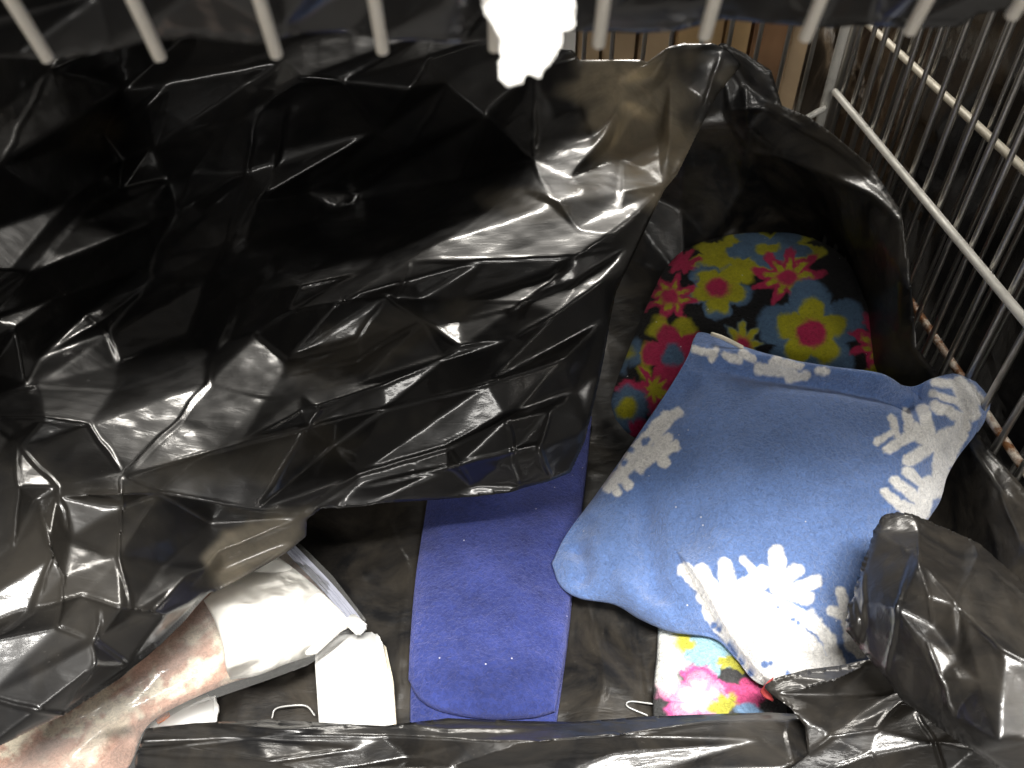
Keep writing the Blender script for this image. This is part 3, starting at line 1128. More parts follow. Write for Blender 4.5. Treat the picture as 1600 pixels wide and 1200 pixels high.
def snow_extra(px, py, u, v):
    d, s, _, _, fr = seg_dist(FLAP, px, py)
    # flap: right of the line raised, ridge along edge
    on = sstep(-2, 3, d * s * -1) if False else None
    side = s  # +1 / -1
    t = sstep(0.0, .3, fr)
    h = np.where(side > 0, .016 * t * np.clip(1 - d / 180, 0, 1), -.009 * t * np.clip(1 - d / 60, 0, 1))
    # creases at the left part
    for pts, a, w in (([(1005, 770), (1010, 850), (1025, 930), (1060, 975)], -.007, 22), ([(905, 850), (915, 900), (900, 925)], -.006, 14), ([(925, 810), (905, 840), (895, 880)], -.005, 18),
                      ([(960, 900), (1000, 950), (1060, 968)], .004, 16), ([(1060, 800), (1080, 870), (1110, 950)], -.003, 26),
                      ([(1110, 590), (1200, 600), (1300, 612), (1430, 640), (1470, 625)], -.012, 16), ([(1080, 560), (1150, 575), (1240, 590), (1350, 600), (1440, 612)], .010, 16),
                      ([(1395, 655), (1420, 625), (1450, 610)], -.010, 26), ([(1090, 600), (1060, 640), (1020, 700)], -.003, 20), ([(1508, 655), (1490, 700), (1470, 730)], -.004, 14)):
        d, s, _, _, fr = seg_dist(pts, px, py)
        h = h + 1.5 * a * np.exp(-(d / w) ** 2) * np.clip(np.minimum(fr, 1 - fr) / .2, 0, 1)
    return h


pil = empty('fleece_pillow', tuple(PZ(1200, 850, .03)), 'blue fleece pillow printed with white snowflakes, lying on the flowered cushion', 'pillow')
snow, SP, _ = cushion('pillow_body',
                      top=[(1078, 552, .15), (1085, 528, .155), (1100, 520, .155), (1160, 542, .15), (1250, 572, .15), (1350, 590, .15), (1420, 604, .15), (1455, 592, .155), (1490, 584, .155), (1525, 596, .15)],
                      right=[(1525, 596, .15), (1547, 628, .145), (1535, 665, .135), (1500, 710, .12), (1480, 745, .11), (1468, 785, .10), (1440, 830, .09), (1400, 920, .07), (1372, 1050, .06)],
                      bottom=[(862, 880, .035), (875, 915, .03), (905, 935, .03), (960, 945, .03), (1000, 968, .03), (1050, 988, .035), (1115, 998, .035), (1150, 1030, .035), (1190, 1070, .04), (1280, 1075, .05), (1372, 1050, .06)],
                      left=[(1078, 552, .15), (1068, 580, .14), (1040, 625, .12), (985, 700, .09), (930, 775, .06), (885, 835, .045), (862, 880, .035)],
                      n=430, bulge=.045, colf=snow_col, mat=M_SNOW, parent=pil, power=.55, extra=snow_extra, wr=.0022, wscale=13., seed=8)

BL = np.array([0.12, 0.22, 0.36])
YE = np.array([0.55, 0.52, 0.02])
PK = np.array([0.62, 0.03, 0.12])
BK = np.array([0.006, 0.0055, 0.006])
WH = np.array([0.8, 0.8, 0.75])


def flowers_col(flowers, warp=3.0):
    def f(px, py, u, v):
        q = np.stack([px, py, px * 0], -1)
        wx = px + warp * vnoise(q / 14., 13) + 1.5 * vnoise(q / 4., 15)
        wy = py + warp * vnoise(q / 14., 14) + 1.5 * vnoise(q / 4., 16)
        col = np.zeros(px.shape + (3,)) + BK
        for (cx, cy, r, nP, rot, kind, sq, rings) in flowers:
            dx = wx - cx
            dy = (wy - cy) / sq
            th = np.arctan2(dy, dx) + rot
            rr = np.hypot(dx, dy)
            c = np.abs(np.cos(th * nP / 2))
            shp = (.62 + .38 * c ** .8) if kind == 'round' else (.55 + .45 * c ** 2.5)
            for frac, cc, lob in rings:
                R_ = r * frac * (shp if lob else 1.0)
                w = sstep(R_ + 5.5, R_ - 5.5, rr)[..., None]
                col = col * (1 - w) + cc * w
        return col
    return f


FL1 = [
    (1135, 405, 62, 6, .3, 'round', .55, [(1, YE, 1)]),
    (1200, 388, 95, 5, .9, 'round', .40, [(1, YE, 1), (.75, BL, 1), (.22, YE, 0)]),
    (1065, 410, 34, 8, .2, 'spike', .6, [(1, PK, 1)]),
    (1122, 452, 58, 5, -.3, 'round', .80, [(1, BL, 1), (.68, YE, 1), (.28, PK, 0)]),
    (1155, 425, 30, 5, .5, 'round', .8, [(1, YE, 1)]),
    (1122, 452, 46, 5, -.3, 'round', .80, [(1, YE, 1), (.40, PK, 0)]),
    (1232, 432, 62, 9, .1, 'spike', .75, [(1, PK, 1), (.62, YE, 1), (.30, PK, 0)]),
    (1048, 464, 46, 8, .5, 'spike', .85, [(1, PK, 1), (.6, YE, 1), (.32, PK, 0)]),
    (1268, 520, 88, 5, .35, 'round', .97, [(1, BL, 1), (.64, YE, 1), (.27, PK, 0)]),
    (1160, 535, 36, 8, 0, 'spike', .9, [(1, BL, 1), (.9, YE, 1), (.36, PK, 0)]),
    (1372, 535, 46, 8, .4, 'spike', 1.0, [(1, PK, 1), (.55, YE, 1), (.3, PK, 0)]),
    (1030, 513, 17, 5, 0, 'round', 1, [(1, YE, 0)]), (1069, 512, 17, 5, 0, 'round', 1, [(1, YE, 0)]),
    (1012, 555, 17, 5, 0, 'round', 1, [(1, YE, 0)]),
    (1052, 555, 50, 5, .6, 'round', 1, [(1, PK, 1), (.36, BL, 0)]),
    (978, 550, 26, 5, .6, 'round', 1.3, [(1, BL, 1), (.4, YE, 0)]),
    (1008, 583, 11, 5, 0, 'round', 1, [(1, YE, 0)]),
    (1025, 610, 42, 8, .6, 'spike', 1, [(1, PK, 1), (.5, YE, 1)]),
    (985, 605, 28, 5, .6, 'round', .5, [(1, PK, 1)]),
    (980, 638, 30, 5, .2, 'round', 1.1, [(1.1, BL, 0), (.55, YE, 0)]),
    (1000, 670, 20, 5, .2, 'round', .8, [(1, PK, 1)]),
    (1365, 590, 26, 5, .2, 'round', .8, [(1, YE, 1)]),
]
fc = empty('flowered_cushion', tuple(PZ(1180, 560, .02)), 'black fleece cushion with pink, yellow and blue flowers at the back, under the blue pillow', 'cushion')
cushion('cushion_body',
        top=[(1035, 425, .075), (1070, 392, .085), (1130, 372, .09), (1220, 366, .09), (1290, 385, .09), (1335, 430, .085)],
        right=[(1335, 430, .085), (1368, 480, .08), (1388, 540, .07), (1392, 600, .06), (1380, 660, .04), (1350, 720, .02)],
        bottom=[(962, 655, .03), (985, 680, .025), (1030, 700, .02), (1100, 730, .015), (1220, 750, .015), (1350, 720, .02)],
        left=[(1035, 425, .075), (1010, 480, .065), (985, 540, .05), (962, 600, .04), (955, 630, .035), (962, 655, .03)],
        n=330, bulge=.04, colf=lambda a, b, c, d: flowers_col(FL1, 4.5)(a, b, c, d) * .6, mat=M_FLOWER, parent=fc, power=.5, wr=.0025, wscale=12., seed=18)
tg_ = resample([(1112, 522, .165), (1130, 528, .168), (1160, 543, .166)], 8)
tube('hem_tag', [PZ(a, b, c) for a, b, c in tg_], .0022, M_CREAM, pil)

FL2 = [
    (1075, 1000, 60, 5, .2, 'round', .8, [(1.1, WH * [.8, .95, 1.05], 0), (.5, YE, 1)]),
    (1110, 1020, 50, 5, .8, 'round', .8, [(1, np.array([.35, .62, .72]), 1)]),
    (1062, 1000, 26, 5, .8, 'round', .9, [(1, YE * 1.2, 1)]),
    (1150, 1035, 30, 6, .8, 'round', .5, [(1, YE, 1)]),
    (1090, 1088, 62, 5, .3, 'round', .75, [(1.05, np.array([.75, .08, .35]), 1), (.85, np.array([.8, .35, .55]), 1), (.5, WH, 1)]),
    (1168, 1085, 34, 5, .1, 'round', .8, [(1.05, np.array([.7, .04, .22]), 1)]),
    (1132, 1100, 22, 5, .9, 'round', .9, [(1, YE, 1)]),
    (1040, 1035, 24, 6, .8, 'round', 2.0, [(1, WH, 0)]),
    (1172, 1112, 20, 6, .8, 'round', .6, [(1, BL * 2, 0)]),
]
fp = empty('flowered_pad', tuple(PZ(1110, 1060, .0)), 'flowered black fleece pad with pink and yellow blooms poking out below the blue pillow', 'pad')
cushion('pad_body',
        top=[(1030, 930, .012), (1110, 935, .012), (1200, 940, .012)],
        right=[(1200, 940, .012), (1225, 1020, .012), (1230, 1140, .015)],
        bottom=[(1020, 1125, .012), (1080, 1150, .012), (1150, 1150, .012), (1230, 1140, .015)],
        left=[(1030, 930, .012), (1026, 1020, .014), (1020, 1080, .013), (1020, 1125, .012)],
        n=150, bulge=.016, colf=lambda a, b, c, d: flowers_col(FL2, 6.)(a, b, c, d) * .85 + .06, mat=M_FLOWER, parent=fp, power=.3, wr=.0015, wscale=30, seed=28)

rp = empty('blue_pad', tuple(PZ(770, 980, 0)), 'royal blue fleece pad folded double, lying on the black liner in the middle', 'pad')
cushion('lower_layer',
        top=[(690, 660, .008), (800, 650, .008), (925, 650, .008)],
        right=[(925, 650, .008), (905, 800, .008), (890, 980, .008), (866, 1160, .008)],
        bottom=[(640, 1165, .008), (750, 1190, .008), (866, 1160, .008)],
        left=[(690, 660, .008), (662, 840, .008), (646, 1000, .008), (641, 1080, .008), (640, 1165, .008)],
        n=120, bulge=.006, colf=None, mat=M_ROYAL, parent=rp, power=.2, wr=.0008, seed=33)
cushion('upper_layer',
        top=[(682, 660, .017), (720, 650, .017), (800, 650, .017), (925, 650, .017)],
        right=[(925, 650, .017), (912, 780, .017), (893, 930, .017), (885, 1010, .017), (868, 1112, .017)],
        bottom=[(638, 1062, .016), (655, 1092, .016), (690, 1112, .016), (760, 1124, .016), (830, 1122, .016), (868, 1112, .017)],
        left=[(682, 660, .017), (668, 780, .017), (650, 900, .017), (641, 1000, .0165), (638, 1062, .016)],
        n=200, bulge=.017, colf=None, mat=M_ROYAL, parent=rp, power=.3, wr=.0018, wscale=18, seed=34)

# ================================================================== ZIP BAG with contents (lower left)
def mottle(px, py, u, v):
    q = np.stack([px, py, px * 0], -1)
    qa = np.stack([(px * .8 - py * .6) / 110., (px * .6 + py * .8) / 26., px * 0], -1)
    n1 = fbm(qa, 41, 3)
    n2 = fbm(q / 20., 44, 3)
    cream = np.array([.94, .85, .68])
    pink = np.array([.62, .38, .29])
    brown = np.array([.50, .27, .20])
    # brown band along the upper side, cream stripe along the middle
    d, s, _, _, _ = seg_dist([(0, 1150), (250, 1085), (400, 985), (470, 935)], px, py + 22 * n2)
    w = sstep(26, 4, d)
    c = pink + (brown - pink) * sstep(-.2, .5, n1)[..., None]
    spots = sstep(-.1, .9, n1 + .3 * n2)[..., None]
    c = c * (1 - spots * .8) + cream * spots * .8
    c = c * (1 - w[..., None]) + cream * w[..., None]
    d, s, _, _, _ = seg_dist([(180, 1010 + 40), (330, 1010)], px, py)
    return c


zb = empty('zip_bag', tuple(PZ(300, 1080, 0)), 'clear zip-top plastic bag with mottled brown and cream contents, half under the black liner', 'plastic bag')
ct = empty('mottled_cloth', tuple(PZ(250, 1100, .02)), 'mottled pinkish brown and cream cloth roll inside the clear zip bag', 'cloth')
cushion('cloth_body',
        top=[(-60, 1140, .05), (60, 1095, .05), (190, 1010, .045), (330, 915, .04), (440, 852, .035), (480, 880, .03)],
        right=[(480, 880, .03), (520, 930, .03), (500, 1000, .03)],
        bottom=[(-60, 1290, .05), (130, 1275, .05), (200, 1200, .045), (235, 1130, .04), (340, 1075, .035), (430, 1045, .03), (500, 1000, .03)],
        left=[(-60, 1140, .05), (-70, 1200, .05), (-60, 1290, .05)],
        n=220, bulge=.008, colf=mottle, mat=fleece_mat('mottled_cloth', None, .1, .7, (1, 1, 1)), parent=ct, power=.6, wr=.0045, wscale=16, seed=41)
wp = empty('white_pad', tuple(PZ(430, 960, .04)), 'plain white folded pad glaring inside the clear zip bag', 'pad')
cushion('pad_body',
        top=[(318, 938, .068), (360, 905, .066), (420, 872, .06), (450, 882, .056)],
        right=[(450, 882, .056), (500, 925, .050), (545, 972, .045), (530, 990, .04), (495, 1022, .04)],
        bottom=[(360, 1062, .062), (400, 1056, .056), (440, 1040, .05), (495, 1022, .04)],
        left=[(318, 938, .068), (335, 970, .068), (348, 1010, .066), (352, 1040, .064), (360, 1062, .062)],
        n=120, bulge=.010, colf=None, mat=M_PAD, parent=wp, power=.3, wr=.0006, wscale=14, seed=43)
zc = [(x, y, 'z', z) for x, y, z in ((-80, 1100, .09), (0, 1160, .10), (150, 1100, .095), (200, 1200, .08), (330, 930, .085), (330, 1060, .08), (440, 960, .085), (470, 1045, .045), (560, 975, .035), (450, 860, .05), (240, 1200, .05), (0, 1280, .09), (540, 1010, .035), (220, 1130, .07), (400, 1075, .05))]
film = sheet('bag_film', [(-80, 1125), (0, 1090), (190, 985), (330, 895), (440, 840), (470, 850), (520, 900), (575, 972), (548, 990), (520, 1015), (480, 1040), (420, 1062), (345, 1088), (290, 1105), (248, 1130), (228, 1180), (205, 1270), (-80, 1270)],
             zc, [([(250, 1130), (235, 1180), (225, 1230)], .008, 14, 14), ([(140, 1120), (170, 1150), (130, 1220)], .008, 20, 20), ([(320, 940), (350, 1010), (300, 1090)], .006, 25, 25), ([(60, 1140), (150, 1110), (260, 1040), (330, 1000)], .007, 14, 14), ([(100, 1190), (200, 1110), (340, 1040)], .007, 12, 16)],
             g=5, excess=.06, seed=61, mat=M_FILM, parent=zb, fspace=55, famp=.005, fspace2=25, famp2=.0012, thick=0)


def strip(name, pts, w, mat, parent, h=.0015):
    """flat closure strip along pixel points (px,py,z)"""
    pts = resample(pts, 30)
    P = np.array([PZ(a, b, c) for a, b, c in pts])
    t = np.gradient(P, axis=0)
    t /= np.linalg.norm(t, axis=1, keepdims=True)
    side = np.cross(t, np.array([0, 0, 1.]))
    side /= np.linalg.norm(side, axis=1, keepdims=True)
    up = np.array([0, 0, h])
    V = []
    prof = [(-w, 0), (-w, 1), (-w * .4, 1), (-w * .3, 1.9), (-w * .05, 1.9), (0, 1), (w * .25, 1), (w * .3, 1.9), (w * .55, 1.9), (w * .6, 1), (w, 1), (w, 0)]
    for i in range(len(P)):
        for a, b in prof:
            V.append(P[i] + side[i] * a + up * b)
    m = len(prof)
    bm = bmesh.new()
    vs = [bm.verts.new(v) for v in V]
    for i in range(len(P) - 1):
        for k in range(m):
            k2 = (k + 1) % m
            bm.faces.new((vs[i * m + k], vs[i * m + k2], vs[(i + 1) * m + k2], vs[(i + 1) * m + k]))
    bm.faces.new(vs[:m])
    bm.faces.new(vs[-m:])
    return bm_obj(name, bm, mat, parent, False)


M_ZIP = simple_mat('zip_strip', (.30, .31, .37), .25, .05, 60, .1, spec=.8)
strip('zip_closure', [(446, 850, .058), (480, 885, .054), (515, 922, .050), (548, 962, .046), (562, 982, .044)], .0052, M_ZIP, zb)
sl = PZ(556, 976, .047)
bm = bmesh.new()
box_bm(bm, tuple(sl), (.020, .012, .008), -.75)
bmesh.ops.bevel(bm, geom=bm.edges[:], offset=.002, segments=3, affect='EDGES')
bm_obj('zip_slider', bm, M_WHITE, zb, True)


def slab(name, poly, z, h, mat, parent=None, bev=.003, ztilt=None):
    bm = bmesh.new()
    lo = []
    hi = []
    for i, (a, b) in enumerate(poly):
        zz = z if ztilt is None else ztilt(a, b)
        p = PZ(a, b, zz + h)
        hi.append(bm.verts.new(p))
        lo.append(bm.verts.new(p - np.array([0, 0, h])))
    n = len(poly)
    bm.faces.new(hi)
    bm.faces.new(lo[::-1])
    for i in range(n):
        bm.faces.new((lo[i], lo[(i + 1) % n], hi[(i + 1) % n], hi[i]))
    bmesh.ops.recalc_face_normals(bm, faces=bm.faces)
    bmesh.ops.bevel(bm, geom=bm.edges[:], offset=bev, segments=3, affect='EDGES')
    return bm_obj(name, bm, mat, parent, True)


wb = empty('white_carton', tuple(PZ(555, 1060, 0)), 'small plain white box standing on the black liner beside the zip bag', 'box')
slab('carton_body', [(491, 1030), (493, 1005), (503, 992), (586, 984), (596, 996), (606, 1050), (617, 1180), (501, 1180)], FZ + .006, .020, M_WHITE, wb)
slab('carton_flap', [(596, 1003), (603, 1010), (614, 1060), (622, 1180), (612, 1180), (606, 1060)], FZ + .003, .014, M_CREAM, wb, bev=.0008)

wl = empty('white_pouch', tuple(PZ(290, 1105, 0)), 'small white rounded pouch with an orange mark, poking out below the zip bag', 'pouch')
slab('pouch_body', [(225, 1145), (240, 1118), (275, 1098), (330, 1078), (339, 1090), (340, 1112), (330, 1135), (240, 1165)], FZ + .008, .012, M_WHITE, wl, bev=.004)
M_ORANGE = simple_mat('orange_print', (.75, .22, .06), .5, .1, 40, .1)
slab('orange_mark', [(243, 1126), (250, 1116), (264, 1112), (266, 1118), (256, 1126), (246, 1131)], FZ + .0207, .0006, M_ORANGE, wl, bev=.0001)

# small bits of clear plastic
cb = tube('clear_loop', [PZ(a, b, c) for a, b, c in resample([(425, 1122, .012), (430, 1108, .014), (450, 1103, .016), (478, 1103, .014), (492, 1118, .012)], 24)], .0007, M_CLEAR)
tag(cb, 'thin clear plastic loop on the liner between the pouch and the white box', 'plastic scrap')
cb = tube('clear_loop', [PZ(a, b, c) for a, b, c in resample([(1022, 1100, .012), (985, 1096, .014), (981, 1104, .012), (1012, 1118, .010)], 30)], .0007, M_CLEAR)
tag(cb, 'thin white plastic loop beside the lower flowered pad', 'plastic scrap')
M_RED = simple_mat('red_cloth', (.45, .05, .05), .7, .15, 60, .3)
rs = slab('red_scrap', [(1188, 1078), (1200, 1064), (1210, 1056), (1206, 1068), (1202, 1078), (1210, 1094), (1196, 1088)], .075, .004, M_RED, None, bev=.0008)
tag(rs, 'small red scrap at the bottom tip of the snowflake pillow', 'scrap')

# ================================================================== LEFT DRAPED LINER
L_poly = [(-90, 40), (200, 30), (480, 40), (640, 50), (800, 64), (895, 78), (905, 92), (1000, 92), (1012, 96), (1045, 72), (1068, 66), (1112, 66), (1138, 76), (1160, 100),
          (1120, 150), (1085, 215), (1058, 270), (1036, 300), (1012, 352), (990, 400), (965, 455), (955, 500), (945, 560), (930, 625), (915, 690), (893, 738),
          (860, 752), (800, 768), (740, 775), (660, 783), (560, 790), (500, 796), (482, 812), (478, 838), (450, 862), (400, 890), (330, 925), (290, 970), (250, 1008),
          (190, 1060), (100, 1120), (0, 1168), (-90, 1200)]
lc = [
    (250, 150, 'y', .98), (400, 180, 'y', .98), (530, 160, 'y', 1.0), (250, 60, 'y', YL), (500, 55, 'y', YL), (800, 70, 'y', YL - .01), (720, 190, 'y', .985), (800, 180, 'y', .985), (620, 180, 'y', .985), (1000, 92, 'y', YL), (1130, 70, 'y', YL), (0, 60, 'x', -.45), (-80, 50, 'x', -.45),
    (0, 250, 'x', -.44), (0, 400, 'x', -.42), (150, 250, 'y', 1.0), (300, 300, 'y', .985), (600, 250, 'y', 1.02), (550, 350, 'z', .09), (750, 280, 'z', .16),
    (950, 200, 'y', .985), (1080, 200, 'y', 1.0), (1000, 330, 'z', .23), (900, 350, 'z', .235),
    (410, 450, 'z', .15), (520, 432, 'z', .18), (640, 405, 'z', .20), (740, 350, 'z', .215), (820, 300, 'z', .23), (250, 480, 'z', .12), (350, 530, 'z', .13),
    (600, 490, 'z', .17), (800, 525, 'z', .20), (930, 440, 'z', .22), (950, 560, 'z', .18), (915, 700, 'z', .14), (700, 640, 'z', .16), (860, 650, 'z', .165),
    (780, 765, 'z', .115), (600, 785, 'z', .105), (480, 700, 'z', .14), (480, 820, 'z', .10), (330, 660, 'z', .17), (190, 745, 'z', .18), (100, 640, 'z', .20), (0, 580, 'z', .20),
    (150, 560, 'z', .15), (-80, 800, 'z', .22), (0, 900, 'z', .20), (200, 900, 'z', .17), (330, 800, 'z', .14), (330, 920, 'z', .12), (250, 1000, 'z', .13), (100, 1100, 'z', .14), (-80, 1180, 'z', .15),
]
lc = [c for c in lc if c[:2] not in ((480, 820), (330, 800))] + glint(400, 840, .12, (0.1, -.42, 2.5), ((330, 815), (470, 806), (460, 845), (350, 890)))
lc += glint(150, 955, .17, (0.1, -.42, 2.5), ((110, 950), (180, 940), (150, 975)))
lcr = [
    # long fine creases
    ([(700, 560), (600, 600), (470, 640), (380, 690)], .010, 40, 30), ([(720, 470), (820, 470), (900, 440)], .010, 30, 30),
    ([(660, 500), (560, 560), (440, 590)], .008, 30, 30), ([(880, 400), (860, 440), (800, 480), (720, 500)], .010, 30, 30),
    ([(520, 330), (430, 400), (330, 560)], .012, 40, 40), ([(230, 160), (190, 250), (100, 320), (20, 420)], .012, 35, 35),
    ([(450, 160), (430, 260), (380, 380), (330, 430)], .010, 30, 30), ([(700, 130), (640, 230), (560, 300)], .012, 50, 50),
    ([(760, 180), (720, 280), (650, 350)], .010, 50, 50), ([(560, 760), (700, 730), (860, 690)], .008, 20, 24),
    ([(990, 330), (930, 380), (850, 430)], .010, 25, 25), ([(60, 560), (160, 500), (240, 440)], .010, 30, 30),
    ([(330, 815), (470, 806), (460, 845), (350, 890), (330, 815)], 0, 10, 10),
    ([(60, 820), (100, 900), (90, 980), (140, 1000)], .010, 20, 24), ([(240, 960), (290, 900), (330, 880)], .010, 18, 18),
    ([(200, 1040), (150, 1000), (155, 950)], .012, 20, 20), ([(30, 700), (90, 760), (110, 840)], .010, 22, 22),
    # upper left
    ([(75, 110), (40, 180), (0, 260)], .018, 60, 50),
    ([(265, 130), (238, 230), (185, 300), (112, 350), (50, 425), (-20, 500)], .028, 70, 60),
    ([(160, 210), (210, 170)], .014, 40, 40),
    ([(350, 195), (300, 270), (278, 330), (235, 415), (90, 465), (25, 510), (-20, 580)], .030, 60, 55),
    ([(400, 170), (386, 270), (352, 390), (295, 525)], .022, 45, 50),
    ([(440, 235), (410, 300), (355, 390)], .012, 30, 30),
    ([(400, 165), (465, 130), (530, 128), (590, 206)], .026, 45, 55),
    ([(442, 95), (470, 120), (530, 125)], .015, 25, 25),
    ([(590, 206), (640, 140), (668, 90), (675, 50)], .022, 60, 40),
    ([(545, 325), (490, 375), (430, 425), (375, 470), (355, 530)], .022, 35, 45),
    ([(410, 308), (480, 298)], .008, 15, 25),
    ([(25, 510), (40, 600)], .012, 25, 25),
    ([(130, 490), (170, 520), (185, 570)], .012, 40, 40),
    # central ridge (rounded)
    ([(405, 455), (470, 445), (560, 425), (640, 405), (700, 372), (760, 330), (820, 298)], .046, 70, 42),
    ([(640, 408), (632, 440), (618, 465)], .012, 14, 18),
    ([(820, 298), (870, 315), (905, 360), (960, 368), (1030, 300)], .022, 40, 45),
    ([(640, 408), (760, 405), (880, 400), (985, 385)], .012, 18, 30),
    # upper right crumpled peaks
    ([(905, 90), (908, 150), (925, 215)], .022, 35, 30),
    ([(975, 95), (965, 130), (968, 170), (925, 240), (885, 280)], .030, 35, 30),
    ([(1050, 72), (1048, 120), (985, 180), (970, 160)], .022, 30, 30),
    ([(1048, 120), (1045, 230), (1040, 290)], .022, 25, 28),
    ([(1020, 125), (1030, 200), (1038, 285)], .018, 18, 18),
    ([(1130, 80), (1100, 160), (1060, 225), (1040, 290)], .034, 50, 60),
    ([(970, 300), (1040, 292)], .014, 20, 20),
    ([(835, 110), (835, 250), (865, 320)], .020, 40, 30),
    ([(840, 225), (870, 190), (905, 170)], .012, 22, 22),
    ([(975, 250), (970, 330)], .014, 20, 25),
    # middle band
    ([(330, 555), (400, 520), (450, 485), (530, 470), (602, 462), (660, 500), (720, 540), (800, 527)], .024, 30, 60),
    ([(800, 527), (870, 490), (940, 438), (985, 385)], .026, 40, 40),
    ([(450, 560), (560, 530), (602, 462)], .010, 30, 30),
    ([(330, 600), (420, 620), (560, 600), (690, 560), (800, 527)], .022, 50, 45),
    ([(330, 550), (322, 600), (280, 655), (190, 745)], .022, 35, 45),
    ([(480, 670), (500, 640), (470, 620)], .008, 20, 20),
    ([(190, 745), (330, 705), (480, 668), (600, 640), (760, 600), (880, 560), (945, 500)], .026, 34, 60),
    ([(-20, 650), (70, 652), (140, 662), (190, 740)], .020, 30, 45),
    ([(-20, 620), (60, 600), (180, 610), (320, 560)], .016, 30, 30),
    ([(480, 795), (560, 740), (700, 700), (800, 650), (900, 610)], .016, 40, 36),
    ([(700, 700), (740, 760)], .008, 16, 18),
    ([(790, 650), (815, 760)], .008, 16, 18),
    ([(90, 775), (250, 770), (400, 798), (480, 795)], .020, 20, 55),
    ([(190, 745), (190, 790), (185, 870), (210, 960)], .014, 60, 50),
    ([(320, 880), (300, 910), (345, 860), (470, 810)], .014, 20, 25),
    ([(50, 950), (130, 930), (190, 950), (260, 960), (330, 925)], .020, 30, 50),
    ([(145, 1000), (150, 1040), (100, 1110)], .022, 30, 40),
    ([(-20, 1090), (60, 1110), (110, 1120)], .012, 30, 20),
    ([(20, 680), (30, 760), (20, 860)], .012, 25, 25),
    ([(-10, 1000), (50, 960), (80, 870), (60, 780)], .012, 35, 35),
    ([(860, 640), (845, 700), (860, 745)], .010, 20, 25),
]


def l_ex(X, Y):
    e = np.ones(X.shape)
    e = np.where((Y > 640) & (X < 520), 1.5, e)
    e = np.where((Y > 780) & (X < 330), 1.8, e)
    e = np.where((Y < 380) & (X > 830), .6, e)
    return e


def l_detail(X, Y):
    return 1 + 1.3 * ((X < 420) & (Y > 600)) + 1.2 * ((X > 850) & (Y < 360))


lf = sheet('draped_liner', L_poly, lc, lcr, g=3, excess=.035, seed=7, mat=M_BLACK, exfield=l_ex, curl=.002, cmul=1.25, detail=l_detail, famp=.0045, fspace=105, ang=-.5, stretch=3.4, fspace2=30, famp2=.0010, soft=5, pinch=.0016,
           thin=[(1000, 190, 120, 130, .3, .95), (930, 130, 60, 60, 0, .85), (600, 530, 190, 45, -.3, .22), (100, 850, 190, 160, 0, .08), (400, 850, 110, 40, -.4, .5), (820, 320, 90, 26, .2, .35), (400, 720, 260, 40, -.25, .15), (140, 210, 70, 40, -.3, .12)])  # thin film at peaks and lower left; centre, tan and streak patches paint reflections
tag(lf, 'large glossy black plastic liner hanging over the left half, partly covering the blue pad', 'bin liner')

# ================================================================== FRONT RIM AND RIGHT FOLDS
rim_poly = [(205, 1270), (212, 1180), (228, 1138), (300, 1130), (420, 1124), (520, 1130), (600, 1134), (700, 1122), (800, 1126), (900, 1128), (1000, 1120), (1100, 1116), (1200, 1113), (1248, 1116), (1258, 1130), (1262, 1180), (1230, 1200), (1180, 1270)]
rc = []
for px in (200, 500, 800, 1050, 1260):
    rc += [(px, 1125, 'z', .075), (px, 1152, 'z', .10), (px, 1200, 'z', .09), (px, 1270, 'z', .04)]
rcr = [([(200, 1160), (400, 1150), (600, 1150), (740, 1158), (830, 1158), (950, 1150), (1100, 1128), (1250, 1122)], .012, 16, 30),
       ([(300, 1128), (440, 1140), (600, 1128), (700, 1140), (860, 1138)], .005, 12, 12),
       ([(640, 1185), (700, 1200), (820, 1240)], .010, 30, 30), ([(280, 1165), (420, 1190), (560, 1170)], .010, 25, 25), ([(1230, 1125), (1240, 1200)], .008, 20, 20)]
rm = sheet('front_liner', rim_poly, rc, rcr, ang=0, stretch=4, soft=4, g=3, excess=.05, seed=91, mat=M_BLACKR, fspace=55, famp=.003, fspace2=24, famp2=.0015)
tag(rm, 'black plastic liner folded over the front edge of the cage along the bottom', 'bin liner')

lo_poly = [(1192, 1072), (1215, 1058), (1260, 1046), (1310, 1040), (1368, 1028), (1420, 1060), (1680, 1150), (1680, 1280), (1190, 1280), (1225, 1205), (1262, 1178), (1258, 1135), (1235, 1105), (1205, 1085)]
loc_ = [(1190, 1072, 'z', .085), (1370, 1025, 'z', .10), (1300, 1085, 'z', .10), (1250, 1200, 'z', .075), (1400, 1150, 'z', .09), (1600, 1150, 'z', .12), (1680, 1280, 'z', .10), (1250, 1280, 'z', .06), (1450, 1270, 'z', .08)]
locr = [([(1208, 1082), (1260, 1075), (1310, 1060), (1355, 1038)], .010, 16, 12), ([(1208, 1082), (1240, 1115), (1262, 1180)], .010, 20, 20), ([(1208, 1083), (1300, 1085), (1390, 1085)], -.010, 12, 16),
        ([(1262, 1180), (1300, 1150), (1370, 1140), (1400, 1100)], .010, 20, 18), ([(1430, 1110), (1460, 1160), (1475, 1210)], .010, 24, 24), ([(1290, 1205), (1360, 1180), (1380, 1210)], .008, 16, 16)]
lo = sheet('corner_liner', lo_poly, loc_, locr, ang=-.3, soft=4, g=3, excess=.05, seed=95, mat=M_BLACKR, fspace=55, famp=.003, fspace2=24, famp2=.0015)
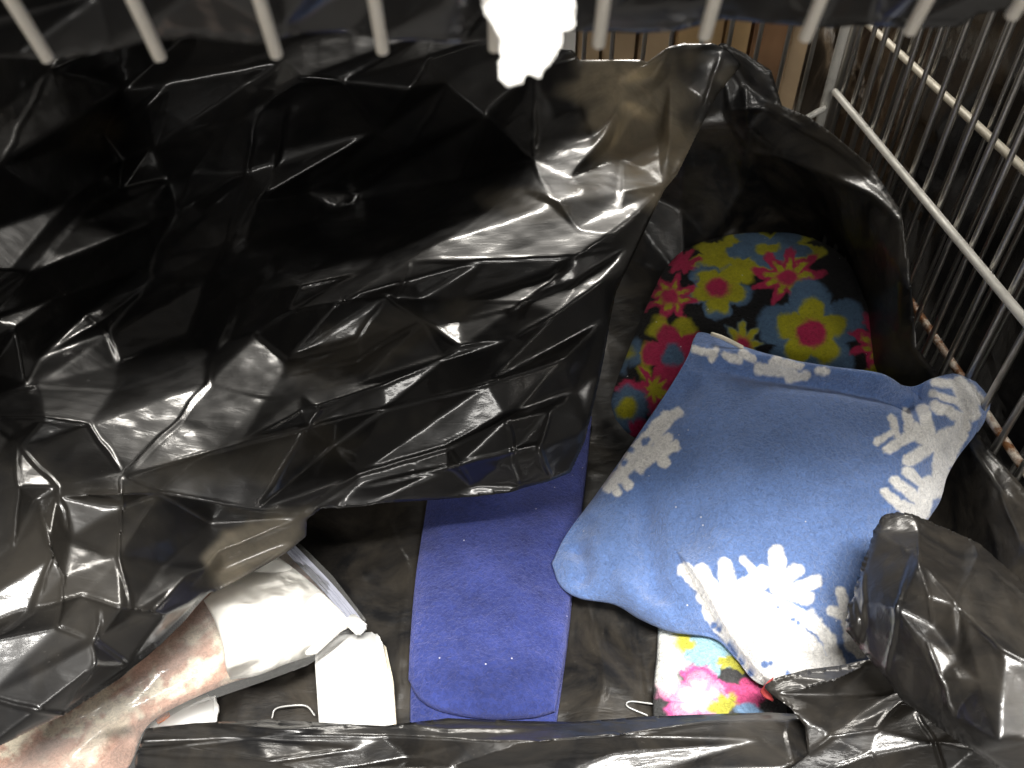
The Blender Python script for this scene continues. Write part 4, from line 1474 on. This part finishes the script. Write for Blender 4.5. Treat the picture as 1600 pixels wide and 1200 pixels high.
tag(lo, 'tucked fold of black plastic below the tip of the snowflake pillow, bottom right', 'bin liner')

hi_poly = [(1316, 985), (1322, 950), (1332, 920), (1345, 880), (1362, 830), (1378, 803), (1400, 795), (1435, 803), (1480, 822), (1530, 845), (1600, 905), (1700, 980), (1700, 1280), (1640, 1250), (1560, 1205), (1480, 1150), (1405, 1095), (1380, 1060), (1350, 1025), (1328, 998)]
hc = [(1316, 985, 'z', .15), (1345, 880, 'z', .17), (1385, 798, 'z', .175), (1440, 830, 'z', .19), (1530, 850, 'z', .18), (1690, 980, 'z', .20), (1420, 950, 'z', .20), (1500, 1000, 'z', .21), (1600, 1100, 'z', .21), (1405, 1095, 'z', .15),
      (1560, 1205, 'z', .165), (1700, 1280, 'z', .15), (1380, 1050, 'z', .15), (1600, 950, 'z', .20)]
hc = [c for c in hc if c[:2] != (1600, 1100)] + glint(1590, 1090, .215, (0.3, -.42, 2.5), ((1530, 1065), (1570, 1040), (1660, 1040), (1660, 1130), (1560, 1160)))
hcr = [([(1436, 830), (1435, 880), (1450, 930), (1458, 980)], .018, 60, 50), ([(1425, 860), (1400, 950), (1383, 1062)], .014, 30, 25), ([(1440, 880), (1500, 950), (1560, 1010), (1620, 1040)], .014, 40, 30),
       ([(1515, 840), (1530, 870), (1500, 920), (1490, 945)], .016, 25, 25), ([(1530, 868), (1600, 930), (1680, 970)], .014, 20, 30), ([(1345, 880), (1350, 940), (1345, 1010)], .010, 12, 22),
       ([(1330, 920), (1340, 980)], .006, 8, 8), ([(1530, 1065), (1570, 1040), (1660, 1040), (1660, 1130), (1560, 1160), (1530, 1065)], 0, 10, 10), ([(1540, 1170), (1620, 1150)], .010, 30, 30), ([(1450, 1000), (1470, 1060), (1490, 1120)], .008, 30, 30)]
hi = sheet('folded_liner', hi_poly, hc, hcr, ang=1.0, soft=5, g=3, excess=.05, seed=98, mat=M_BLACKR, fspace=70, famp=.005, fspace2=28, famp2=.0015, edge_jag=2.0, curl=.003)
tag(hi, 'dusty black plastic flap folded over the right edge of the snowflake pillow', 'bin liner')
